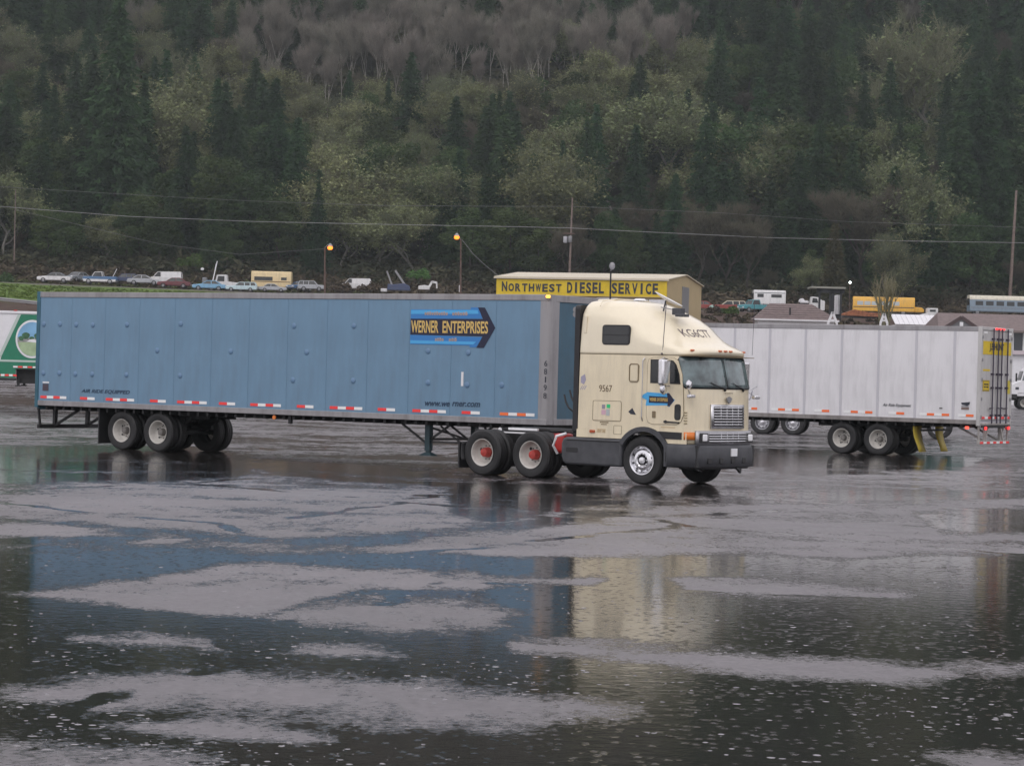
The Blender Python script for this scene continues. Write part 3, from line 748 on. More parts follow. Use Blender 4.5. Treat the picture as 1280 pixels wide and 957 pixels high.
MB().box((RX+1.9, -1.1, .8), (RX+1.94, 1.15, .86)).build('flap_hanger', m_chassis, white, smooth=False)

# ---------------------------------------------------------------- cream cab-over tractor
TA = .654
to = (2.726+1.2*sin(TA), 52.48+1.2*cos(TA), 0)
trac = empty('semi_tractor', to, -TA, 'cream cab-over tractor with tall sleeper roof, pulling the blue trailer', 'truck')
def tabi(t, z): return lerp_tab(t, z)
XF = [(.8, 1.32), (1.3, 1.32), (2.05, 1.30), (2.69, 1.14), (2.715, 1.19), (2.76, 1.23), (2.81, 1.22), (2.87, 1.14), (2.93, 1.02), (3.0, .92), (3.14, .79), (3.29, .66), (3.45, .42), (3.62, .05), (3.72, -.20), (3.79, -.42), (3.83, -.75), (3.86, -1.15)]
HW = [(.8, 1.2), (2.05, 1.2), (2.69, 1.19), (2.72, 1.20), (2.85, 1.195), (3.1, 1.18), (3.35, 1.16), (3.55, 1.12), (3.7, 1.03), (3.79, .9), (3.83, .72), (3.86, .45)]
SL = [(.8, .42), (2.69, .42), (2.80, .60), (2.9, .85), (3.0, 1.1), (3.29, 1.5), (3.6, 1.6), (3.8, 1.0), (3.86, .4)]      # length of the rounded nose
EX = [(.8, 2.9), (2.69, 2.8), (2.85, 2.5), (3.1, 2.15), (3.6, 2.0)]
XB = [(.8, -1.68), (3.6, -1.66), (3.8, -1.62), (3.86, -1.5)]
def plan(z, off=0, n=15, xf=None):
    """half outline from centre front round to the back corner, right side (y<0)"""
    f = tabi(XF, z)+off if xf is None else xf; w = tabi(HW, z)+off; s = tabi(SL, z); e = tabi(EX, z); b = tabi(XB, z)-off*0
    pts = []
    for k in range(n+1):
        t = (pi/2)*k/n; pts.append((f-s + s*abs(cos(t))**(2/e), -w*abs(sin(t))**(2/e)))
    m_ = 7
    x0 = f-s
    for k in range(1, m_+1): pts.append((x0+(b+.06-x0)*k/m_, -w))
    pts.append((b+.015, -w+.015)); pts.append((b, -w+.06)); pts.append((b, -w*.5))
    return pts
def cab_ring(z):
    r = plan(z); l = [(x, -y) for x, y in r]
    ring = r + l[::-1][0:]
    out = []
    for x, y in ring:
        if out and abs(out[-1][0]-x) < 1e-6 and abs(out[-1][1]-y) < 1e-6: continue
        out.append((x, y))
    return out
def ring_pts(z):
    r = plan(z); l = [(x, -y) for x, y in r[1:]]
    return [(x, y, z) for x, y in r] + [(x, y, z) for x, y in l[::-1]]
def loft(zs, name, m_, cap=True, ang=40):
    m = MB(); G = [ring_pts(z) for z in zs]; m.grid(G, close=True); n = len(G[0])
    if cap:
        m.f.append(tuple(range(n-1, -1, -1))); m.f.append(tuple((len(G)-1)*n+k for k in range(n)))
    return m.build(name, m_, trac, ang=ang)
loft([1.10, 1.4, 1.8, 2.05, 2.3, 2.5, 2.66, 2.682], 'cab_body', m_cream)
loft([2.694, 2.715, 2.74, 2.77, 2.81, 2.84, 2.87, 2.90, 2.95, 3.0, 3.07, 3.14, 3.22, 3.29, 3.37, 3.45, 3.53, 3.62, 3.68, 3.72, 3.76, 3.79, 3.815, 3.83, 3.847, 3.857, 3.86], 'roof_cap', m_cream_lit, ang=75)
MB().box((-1.655, -1.18, 2.68), (1.2, 1.18, 2.696)).build('cab_seam', m_seam, trac, smooth=False)
# lower side panels notched for the wheel
arc = lambda r, a0, a1, n=10: [(.06+r*cos(radians(a0+(a1-a0)*k/n)), .50+r*sin(radians(a0+(a1-a0)*k/n))) for k in range(n+1)]
for s in (-1, 1):
    low = [(-1.68, 1.10), (-1.68, .93), (-.52, .93)] + [p for p in arc(.66, 138, 62, 10) if p[1] < 1.098] + [(.55, .98), (.60, .87), (1.06, .87), (1.06, 1.10)]
    a_ = [q for q in arc(.66, 140, 40, 14)]
    left = [(-1.68, 1.099), (-1.68, .93)] + [(-.43, .93)] + [q for q in a_ if q[0] < .0 and q[1] > .93 and q[1] < 1.099] + [(-.21, 1.099)]
    right = [(.33, 1.099)] + [q for q in a_ if q[0] > .12 and q[1] < 1.099 and q[1] > .88] + [(.59, .87), (1.10, .87), (1.10, 1.099)]
    for pl in (left, right): MB().prism(pl, s*1.2, s*1.17, 'y').build('lower_side_panel', m_cream, trac, smooth=False)
# lower front corners (under the door, round to the grille)
def strip(z0, z1, ya, yb, off, thick, name, m_, nz=2, n=14, xmin=None, flip=False, side=0, taper=None, parent=None):
    """skin that follows the cab front between two y values"""
    P = []
    for i in range(nz+1):
        z = z0+(z1-z0)*i/nz; row = []
        f = tabi(XF, max(z, .8)); w = tabi(HW, max(z, .8)); s = tabi(SL, max(z, .8)); e = tabi(EX, max(z, .8))
        for k in range(n+1):
            y = ya+(yb-ya)*k/n
            q = min(1, abs(y)/w); x = f-s+s*(1-q**e)**(1/e)
            # outward normal (plan)
            row.append((x+off, y, z))
        P.append(row)
    o = MB().grid(P).build(name, m_, parent or trac, ang=60)
    so = o.modifiers.new('thick', 'SOLIDIFY'); so.thickness = thick; so.offset = 0; return o
P = []
def wrap(z, off, ts, zfix=None):
    """points on the rounded front/side at plan parameter t (0 centre front .. 1 side)"""
    zz = max(z, .8); f = tabi(XF, zz)+off; w = tabi(HW, zz)+off; s = tabi(SL, zz); e = tabi(EX, zz); out = []
    for t in ts:
        a = abs(t)*pi/2; sg = -1 if t >= 0 else 1
        if abs(t) <= 1: out.append((f-s+s*abs(cos(a))**(2/e), sg*w*abs(sin(a))**(2/e), z))
        else: out.append((f-s-(abs(t)-1), sg*w, z))
    return out
def wrap_t(x, z, off=0):
    """parameter for the side at position x (>1 on the straight part)"""
    zz = max(z, .8); return 1 + (tabi(XF, zz)+off-tabi(SL, zz)) - x
def skin(name, m_, rows, thick=.012, parent=None, ang=60):
    o = MB().grid(rows).build(name, m_, parent or trac, ang=ang)
    so = o.modifiers.new('thick', 'SOLIDIFY'); so.thickness = thick; so.offset = 0; return o
tt = [wrap_t(1.1, .9)*(1-2*k/40) for k in range(41)]
skin('front_lower_panel', m_cream, [wrap(z, -.012, tt) for z in (.88, 1.0, 1.11)], .02)
# bumper
def face_x(y, z, off=0):
    f = tabi(XF, z)+off; w = tabi(HW, z); s = tabi(SL, z); e = tabi(EX, z); q = min(1, abs(y)/w); return f-s+s*(1-q**e)**(1/e)
tb = [wrap_t(.60, .8)*(1-2*k/48) for k in range(49)]
rows = [wrap(z, o_, tb) for z, o_ in ((.40, .02), (.42, .055), (.60, .075), (.80, .065), (.85, .05), (.86, .01))]
skin('bumper', m_dkgrey, rows, .03)
skin('bumper_lip', m_black, [wrap(z, o_, tb) for z, o_ in ((.845, .03), (.875, .03))], .02)
skin('air_dam', m_black, [wrap(z, .0, tb[6:-6]) for z in (.36, .42)], .02)
MB().box((.6, -1.1, .4), (1.3, 1.1, .85)).build('bumper_core', m_black, trac, smooth=False)
for s in (-1, 1): MB().box((.64, s*1.268-.006, .50), (.92, s*1.268+.006, .70)).build('bumper_recess', m_black, trac, bevel=.004)
for y in (-.72, -.32, .12, .56): 
    MB().box((face_x(y, .9)-.02, y-.07, .48), (face_x(y, .9)+.105, y+.07, .60)).build('bumper_slot', m_black, trac, bevel=.01)
MB().box((1.41, .02, .63), (1.435, .24, .79)).build('licence_plate', m_white, trac, smooth=False)
m = MB(); m.prism([(.30, .40), (.48, .36), (.46, .27), (.36, .34), (.30, .36)], 1.34, 1.40, 'x').build('tow_hook', m_black, trac, smooth=False)
# grille
def face_x(y, z, off=0):
    f = tabi(XF, z)+off; w = tabi(HW, z); s = tabi(SL, z); e = tabi(EX, z); q = min(1, abs(y)/w); return f-s+s*(1-q**e)**(1/e)
skin('grille_frame', m_alu, [[(face_x(y, z, .018), y, z) for y in np.linspace(-.62, .62, 13)] for z in (1.20, 1.45, 1.70)], .05)
skin('grille_core', m_black, [[(face_x(y, z, .05), y, z) for y in np.linspace(-.55, .55, 13)] for z in (1.25, 1.45, 1.655)], .01)
for k in range(7):
    z = 1.285+k*.057; skin('grille_bar', m_chrome, [[(face_x(y, z, .062), y, z+dz) for y in np.linspace(-.56, .56, 13)] for dz in (-.010, .010)], .018)
for y in (-.33, -.11, .11, .33): skin('grille_bar', m_chrome, [[(face_x(y, z, .060), y+dy, z) for z in (1.24, 1.45, 1.665)] for dy in (-.008, .008)], .012)
skin('headlight_frame', mat('dull_alu', (.42, .42, .44), .42, metal=.8), [[(face_x(y, z, .03), y, z) for y in np.linspace(-1.04, 1.04, 25)] for z in (.87, 1.0, 1.155)], .06)
skin('grille_core', m_black, [[(face_x(y, z, .068), y, z) for y in np.linspace(-.72, .72, 13)] for z in (.91, 1.0, 1.115)], .01)
for k in range(4):
    z = .94+k*.052; skin('grille_bar', m_chrome, [[(face_x(y, z, .078), y, z+dz) for y in np.linspace(-.73, .73, 13)] for dz in (-.011, .011)], .018)
for y in (-.33, -.11, .11, .33): skin('grille_bar', m_chrome, [[(face_x(y, z, .078), y+dy, z) for z in (.90, 1.0, 1.12)] for dy in (-.007, .007)], .012)
m_lamp = mat('lamp_glass', (.9, .9, .92), .2, coat=1)
for s in (-1, 1):
    x = face_x(s*.87, 1.0, .06)
    MB().box((x-.03, s*.87-.12, .91), (x+.03, s*.87+.12, 1.11)).build('lamp_bezel', m_black, trac, bevel=.012)
    MB().box((x-.0, s*.87-.085, .935), (x+.05, s*.87+.085, 1.085)).build('headlight', m_lamp, trac, bevel=.025, seg=3)
# badge
m = MB(); m.prism([(-.1, 1.83), (0, 1.87), (.1, 1.83), (.06, 1.76), (0, 1.72), (-.06, 1.76)], 1.335, 1.362, 'x').build('badge', m_galv, trac, smooth=False)
MB().box((1.33, -.14, 1.93), (1.352, .14, 1.945)).build('washer_strip', m_seam, trac, smooth=False)
# windscreen: rubber, two panes, centre bar, wipers
def ws_edge(z): return wrap_t(1.08+.13*(2.66-z)/.6 - .02, z)      # how far it wraps round the pillar
def wsrows(off, shr, zz0, zz1, t0, t1, nz=6, n=16):
    rows = []
    for i in range(nz+1):
        z = zz0+(zz1-zz0)*i/nz
        c = min(abs(z-zz0), abs(zz1-z)); cut = max(0, .07-c)*1.0
        e = 0.92-shr-cut*1.1
        rows.append(wrap(z, off, [t0*e + (t1-t0)*e*k/n if False else (t0+(t1-t0)*k/n)*(e if abs(t0+(t1-t0)*k/n) > .5 else 1) for k in range(n+1)]))
    return rows
skin('windscreen_rubber', m_black, wsrows(.006, -.02, 2.015, 2.672, -1, 1, 8, 40), .012)
for s in (-1, 1):
    rows = []
    for i in range(9):
        z = 2.045+(2.655-2.045)*i/8; c = min(i, 8-i); e = .915 - (.03, .008, 0, 0, 0)[c]
        w_ = tabi(HW, z)+.016; ex = tabi(EX, z); ts = [2/pi*math.asin(min(1, (y_/w_)**(ex/2))) for y_ in np.linspace(.018, 1.0, 12)]
        ts += [ts[-1]+(e-ts[-1])*k/6 for k in range(1, 7)]
        rows.append(wrap(z, .016, [-s*t_ for t_ in ts]))
    skin('windscreen', m_wsglass, rows, .006)
def onws(y, z, off=.03):
    return (face_x(y, z, off), y, z)
for y0, y1 in ((-.12, -.62), (.62, .18)):
    MB().tube([onws(y0, 2.03, .03), onws((y0+y1)/2, 2.07, .045), onws(y1, 2.15, .04)], .009, 6).tube([onws(y0, 1.98, .01), onws(y0, 2.03, .04)], .025, 8).build('wiper', m_black, trac)
# side glass, door, vents
def sprism(poly, y0, y1, name, m_, bevel=0, s=-1): return MB().prism(poly, s*y0, s*y1, 'y').build(name, m_, trac, bevel=bevel, smooth=bool(bevel), ang=40)
def outline(poly, t, name, m_, y=1.2, s=-1):
    """thin closed frame along a polygon on the cab side"""
    pts = [(x, s*y, z) for x, z in poly]; m = MB(); n = len(pts)
    for i in range(n): m.bar(pts[i], pts[(i+1) % n], t)
    return m.build(name, m_, trac, smooth=False)
for s in (-1, 1):
    door = [(.10, 1.42), (.14, 1.30), (.24, 1.26), (.86, 1.27), (.96, 1.33), (1.02, 1.48), (1.0, 1.95), (.965, 2.3), (.86, 2.58), (.74, 2.64), (.25, 2.64), (.13, 2.60), (.10, 2.5)]
    ds = sprism(door, 1.19, 1.208, 'door', m_cream, .004, s)
    outline(door, .013, 'door_gap', m_seam, 1.2, s)
    dw = [(.18, 2.11), (.93, 2.10), (.90, 2.30), (.82, 2.50), (.74, 2.58), (.62, 2.60), (.18, 2.60)]
    sprism(dw, 1.20, 1.217, 'window_rubber', m_black, 0, s)
    sprism([(.21, 2.14), (.50, 2.14), (.50, 2.575), (.21, 2.575)], 1.21, 1.220, 'door_window', m_glass, 0, s)
    sprism([(.535, 2.14), (.895, 2.135), (.87, 2.30), (.79, 2.49), (.72, 2.56), (.61, 2.575), (.535, 2.575)], 1.21, 1.220, 'door_window', m_glass, 0, s)
    sprism(rrect(.80, .955, 1.36, 1.69, .06), 1.20, 1.215, 'window_rubber', m_black, 0, s)
    sprism(rrect(.815, .94, 1.38, 1.67, .05), 1.21, 1.219, 'peep_window', m_glass, 0, s)
    sprism([(.55, 1.335), (.60, 1.355), (.62, 1.335), (.93, 1.325), (.93, 1.30), (.62, 1.305), (.60, 1.29), (.55, 1.305)], 1.205, 1.235, 'door_handle', m_black, 0, s)
    sprism(rrect(.25, .335, 1.39, 1.53, .015), 1.205, 1.222, 'lock_plate', m_seam, .003, s)
    sprism(rrect(-1.08, -.37, 2.885, 3.305, .07), 1.165, 1.202, 'window_rubber', m_black, .004, s)
    sprism(rrect(-1.05, -.40, 2.915, 3.08, .04), 1.19, 1.2065, 'sleeper_window', m_glass, 0, s)
    sprism(rrect(-1.05, -.40, 3.095, 3.275, .04), 1.19, 1.2065, 'sleeper_window', m_glass, 0, s)
    outline(rrect(-.355, -.125, 2.125, 2.495, .05), .018, 'vent_rubber', m_seam, 1.203, s)
    sprism(rrect(-.335, -.145, 2.145, 2.475, .04), 1.195, 1.21, 'vent_window', m_cream, .003, s)
    outline(rrect(-1.27, -.54, 1.29, 1.71, .04), .010, 'hatch_gap', m_seam, 1.2, s)
    sprism(rrect(-1.26, -.55, 1.30, 1.70, .035), 1.195, 1.207, 'luggage_hatch', m_cream, .003, s)
    outline(rrect(-.72, -.52, 1.02, 1.20, .02), .008, 'fuel_flap', m_seam, 1.2, s)
    sprism(rrect(-1.57, -1.50, 3.12, 3.50, .02), 1.16, 1.19, 'air_vent', m_cream_lit, .01, s)
    # grab handle behind the door
    m = MB(); y = s*1.24; m.tube([(.02, s*1.2, 2.62), (.0, y, 2.58), (.0, y, 1.4), (.0, s*1.2, 1.32)], .013, 8).build('grab_handle', m_alu, trac)
    sprism([(.33, 1.12), (.99, 1.11), (.99, .965), (.47, .965)], 1.195, 1.212, 'side_grille', m_black, 0, s)
    
    rows = [wrap(z, .016, [s*-1*(wrap_t(1.01, z)-(wrap_t(1.01, z)-.60)*k/8) for k in range(9)]) for z in (.965, 1.04, 1.12)]
    skin('turn_signal', m_orange, rows, .02)
    sprism(rrect(-1.33, -1.20, 1.03, 1.09, .015), 1.195, 1.225, 'marker_lamp', mat('dull_orange', (.45, .09, .03), .4), .005, s)
    sprism([(.82, .0)] and rrect(.0, .001, 0, .001, .0001), 1.1, 1.1005, 'rivet', m_seam, 0, s) if False else None
    # wheel arch flare, inner arch
    outer = arc(.70, 150, 18, 22); inner = arc(.60, 18, 150, 22)
    MB().prism(outer+inner, s*1.17, s*1.25, 'y').build('wheel_arch', m_dkgrey, trac, ang=40)
    MB().prism([(.59, .87), (.78, .87), (.66, .40), (.60, .40)], s*1.15, s*1.262, 'y').build('arch_liner', m_dkgrey, trac, smooth=False)
    # tank fairing: rounded ends
    pl = [(-.50, .34), (-.50, .92), (-1.95, .92), (-2.02, .88), (-2.06, .78), (-2.06, .52), (-2.02, .40), (-1.93, .34)]
    MB().prism(pl, s*1.23, s*.55, 'y').build('tank_fairing', m_dkgrey, trac, bevel=.05, seg=3)
    sprism(rrect(-1.92, -1.62, .60, .70, .02), 1.22, 1.236, 'step_hole', m_black, 0, s)
    MB().tube([(-.55, s*1.236, .865), (-1.9, s*1.236, .865)], .012, 6).build('fairing_trim', m_black, trac)
    # mirror
    MB().box((.66, s*1.52-.14, 2.08), (.80, s*1.52+.14, 2.60)).build('mirror', m_chrome, trac, bevel=.035, seg=3)
    MB().tube([(.62, s*1.2, 2.60), (.60, s*1.36, 2.63), (.58, s*1.48, 2.58)], .014, 6).tube([(.66, s*1.2, 2.06), (.60, s*1.38, 2.04), (.56, s*1.47, 2.10)], .014, 6).build('mirror_arm', m_alu, trac)
    m = MB(); m.lathe([(.001, .03), (.08, .025), (.115, 0), (.105, -.03), (.03, -.06)], 20, 'x', (.72, s*1.50, 1.99)).build('convex_mirror', m_chrome, trac)
# round spotter mirrors on the near front corner
for s in (-1, 1):
    c = Vector(wrap(2.10, .16, [.80*-s])[0]); c2 = Vector(wrap(1.86, .12, [.74*-s])[0]); b1 = Vector(wrap(1.97, .0, [.76*-s])[0])
    if s < 0: MB().lathe([(.001, .05), (.06, .04), (.095, .0), (.09, -.02), (.03, -.06)], 20, 'x', tuple(c)).build('convex_mirror', m_chrome, trac)
    MB().box(tuple(c2-Vector((.05, .10, .035))), tuple(c2+Vector((.05, .10, .035)))).build('spot_mirror', m_chrome, trac, bevel=.02)
    MB().tube([tuple(c), tuple(b1), tuple(c2)], .011, 6).build('mirror_arm', m_alu, trac)
# louvre under the corner
for k in range(5):
    rows = [wrap(z, .006, [.80+.03*q for q in range(4)]) for z in (1.29+k*.055, 1.32+k*.055)]; skin('louvre', m_seam if False else mat('cream_dark', (.5, .42, .26), .5), rows, .008)
# lettering and marks on the near side
text('9567', mat('faded_num', (.16, .11, .06), .5), trac, (-1.12, -1.2015, 1.90), (pi/2, 0, 0), .33, .14, bold=.0)
dy = -1.2085
flat([(-.0, 1.86), (.12, 1.92), (.62, 1.90), (.62, 1.93), (.80, 1.77), (.66, 1.62), (.64, 1.66), (.08, 1.64), (.10, 1.76), (-.02, 1.80)], m_sky_print, trac, dy-.0, 'door_emblem', .003)
flat([(.16, 1.70), (.16, 1.84), (.62, 1.83), (.60, 1.91), (.66, 1.91), (.79, 1.77), (.68, 1.64), (.62, 1.64), (.63, 1.70)], m_navy, trac, dy-.002, 'door_emblem', .003)
text('WERNER', m_gold, trac, (.18, dy-.0055, 1.735), (pi/2, 0, 0), .17, .07, bold=.02)
text('ENTERPRISES', m_gold, trac, (.37, dy-.0055, 1.735), (pi/2, 0, 0), .26, .07, bold=.02)
def plate(x0, x1, z0, z1, m_, name='sticker', y=-1.2085): MB().box((x0, y-.003, z0), (x1, y, z1)).build(name, m_, trac, smooth=False)
plate(-1.03, -.95, 1.54, 1.63, mat('st_grey', (.3, .28, .34), .5)); plate(-.91, -.82, 1.56, 1.64, mat('st_green', (.03, .62, .22), .4))
plate(-1.04, -.93, 1.42, 1.52, mat('st_pink', (.66, .42, .5), .5)); plate(-.92, -.83, 1.40, 1.54, mat('st_blue', (.45, .5, .5), .5))
plate(-1.08, -.86, 1.245, 1.27, m_seam, 'sticker', -1.2005); plate(-1.05, -.90, 1.205, 1.225, m_seam, 'sticker', -1.2005)
text('USDOT 53467', mat('faint_ink', (.6, .45, .26), .5), trac, (-1.15, -1.2015, 1.04), (pi/2, 0, 0), .22, .08)
flat([(-.36, 1.50), (-.26, 1.58), (-.22, 1.52), (-.16, 1.44), (-.30, 1.45)], m_ink, trac, -1.2005, 'eagle_emblem')
sc_m = mat('scuff', (.38, .35, .46), .5)
flat([(-1.60, 2.20), (-1.50, 2.26), (-1.47, 2.14), (-1.52, 2.04), (-1.60, 2.08)], sc_m, trac, -1.2005, 'scuff_mark', .002)
for k in range(3): flat([(-1.62+k*.05, 1.93), (-1.56+k*.05, 2.02), (-1.545+k*.05, 2.02), (-1.60+k*.05, 1.93)], sc_m, trac, -1.2005, 'scuff_mark', .002)
MB().box((.47, -1.2025, 1.195), (.82, -1.2, 1.215)).build('faint_lettering', mat('faint_ink', ()), trac, smooth=False)
# roof: clearance lamps, call sign, dish, aerials
for y in (-.98, -.20, .0, .20, .98):
    x = face_x(y, 2.80, 0); MB().box((x-.02, y-.05, 2.785), (x+.03, y+.05, 2.825)).build('clearance_lamp', mat('lamp_amber', (.62, .14, .03), .35, coat=.5), trac, bevel=.01)
def roofpt(y, z): return face_x(y, z)
# call sign bent onto the nose of the roof cap
def bent_text(body, m_, z_top, z_bot, y0, y1, off=.004):
    o = text(body, m_, trac, (0, 0, 0), (0, 0, 0), 1, 1, bold=.0, name='call_sign')
    me = o.data
    import bmesh
    b = bmesh.new(); b.from_mesh(me); bmesh.ops.subdivide_edges(b, edges=[e for e in b.edges if e.calc_length() > .06], cuts=2); b.to_mesh(me); b.free()
    for v in me.vertices:
        u, w, t = v.co; z = z_bot+(z_top-z_bot)*w; y = y0+(y1-y0)*u
        v.co = (face_x(y, z, off+t*.8), y, z)
    return o
bent_text('KG6CTT', mat('sign_brown', (.14, .11, .12), .5), 3.25, 3.09, -.68, .06, .004)
dz0 = 3.66
MB().lathe([(.001, -.035), (.10, -.03), (.2, -.01), (.26, .02), (.255, .028), (.19, .0), (.1, -.018), (.001, -.023)], 28, 'z').build('satellite_dish', m_white, trac).matrix_local = Matrix.Translation((.02, -.38, 3.86)) @ Matrix.Rotation(radians(24), 4, 'Y') @ Matrix.Rotation(radians(-12), 4, 'X') @ Matrix.Scale(1.35, 4, (1, 0, 0)) 
MB().tube([(-.02, -.5, 3.62), (0, -.45, 3.84)], .018, 8).build('dish_mount', m_dkgrey, trac)
MB().tube([(-.02, -.60, 3.70), (.22, -.56, 3.66), (.36, -.56, 3.68)], .012, 6).build('dish_arm', m_galv, trac)
MB().box((.30, -.66, 3.54), (.50, -.46, 3.68)).build('receiver_box', m_dkgrey, trac, bevel=.01)
MB().box((.42, -.72, 3.50), (.62, -.48, 3.56)).build('receiver_box', m_dkgrey, trac, bevel=.01)
MB().lathe([(.001, .05), (.1, .045), (.15, .0)], 16, 'z', (-.9, -.1, 3.85)).build('roof_dome', m_white, trac)
MB().tube([(.45, -1.19, 2.7), (.52, -1.2, 3.74)], .008, 5).tube([(.45, -1.18, 2.72), (.45, -1.22, 2.72)], .02, 6).build('aerial', m_rod, trac)
MB().tube([(1.15, 1.17, 2.75), (1.17, 1.18, 3.85)], .005, 5).build('aerial', m_rod, trac)
MB().box((-1.66, -.6, 3.8), (-1.2, .6, 3.865)).build('roof_hatch', m_cream_lit, trac, bevel=.03)
MB().tube([(-1.2, -1.13, 3.70), (-1.20, -1.05, 3.80), (-1.2, -.6, 3.868), (-1.2, .6, 3.868), (-1.2, 1.05, 3.8)], .012, 6).build('roof_joint', m_cream_lit, trac)
# dark fairing edge and hoses behind the cab
MB().prism(rrect(-1.19, 1.19, 1.0, 3.72, .08), -1.80, -1.675, 'x').build('gap_seal', m_black, trac, smooth=False)
m = MB()
for k, y in enumerate((-.5, -.3, -.1)):
    pts = [(-1.8, y, 1.9+.1*k)]
    for i in range(1, 9): t = i/8; pts.append((-1.8-.72*t, y+.1*sin(t*6), 1.9+.1*k-.7*sin(t*pi)*.6-.1*t))
    m.tube(pts, .022, 6)
m.build('air_hose', m_black, trac)
for z in (3.52, 3.62): MB().lathe([(.06, 0), (.05, .06), (.02, .09)], 12, 'y', (-1.86, -1.12, z), cap=True).build('work_lamp', m_galv, trac)
# chassis
g = MB()
for s in (-1, 1): g.box((-5.0, s*.43-.04, .72), (1.2, s*.43+.04, .98))
for x in (-4.9, -4.2, -3.54, -2.9, -2.2, -1.0, .5): g.box((x-.04, -.42, .78), (x+.04, .42, .92))
g.build('frame_rail', m_chassis, trac, smooth=False)
m = MB(); m.prism([(-4.3, .99), (-2.9, .99), (-2.95, 1.05), (-3.2, 1.06), (-4.0, 1.06), (-4.35, 1.01)], -.45, .45, 'y').build('fifth_wheel', m_chassis, trac, bevel=.02)
m = MB()
for x in (-2.88, -4.20):
    m.tube([(x, -.85, .5), (x, .85, .5)], .085, 12); m.lathe([(.1, -.2), (.24, -.1), (.26, 0), (.24, .1), (.1, .2)], 16, 'y', (x, .05, .5))
m.build('drive_axle', m_chassis, trac)
MB().tube([(0, -.9, .42), (0, .9, .42)], .06, 10).build('steer_axle', m_chassis, trac)
MB().box((-2.45, -1.0, .55), (-2.15, -.6, .98)).build('air_tank', m_red, trac, bevel=.08, seg=3)
MB().box((-3.5, -.5, .80), (-2.3, -.47, .96)).build('red_bracket', m_red, trac, smooth=False)
m = MB(); m.tube([(-2.28, -1.05, .55), (-2.30, -1.18, .72), (-2.22, -1.18, .92), (-2.0, -1.12, .99)], .03, 8).build('filler_hose', m_white, trac)
for s in (-1, 1):
    m = MB(); P = []
    for k in range(9):
        a = radians(158+42*k/8); P.append([(-4.2+.585*cos(a), s*.62, .5+.585*sin(a)), (-4.2+.585*cos(a), s*1.22, .5+.585*sin(a))])
    o = m.grid(P).build('mud_flap', m_black, trac); so = o.modifiers.new('t', 'SOLIDIFY'); so.thickness = .02
    MB().box((-4.86, s*.92-.3, .14), (-4.82, s*.92+.3, .70)).build('mud_flap', m_black, trac, smooth=False)
MB().box((-3.95, -.62, 1.0), (-3.15, -.56, 1.05)).build('slide_bar', m_white, trac, smooth=False)
MB().box((-4.05, -.72, .93), (-3.25, -.66, .96)).build('slide_bar', m_white, trac, smooth=False)
MB().lathe([(.05, 0), (.04, .02)], 10, 'y', (-4.1, -.72, 1.0), cap=True).build('work_lamp', m_white, trac)
for s in (-1, 1): wheel('steer', 0, s*1.055, trac, out=s)
for x in (-2.88, -4.20): dual('drive', x, trac, half=1.21)

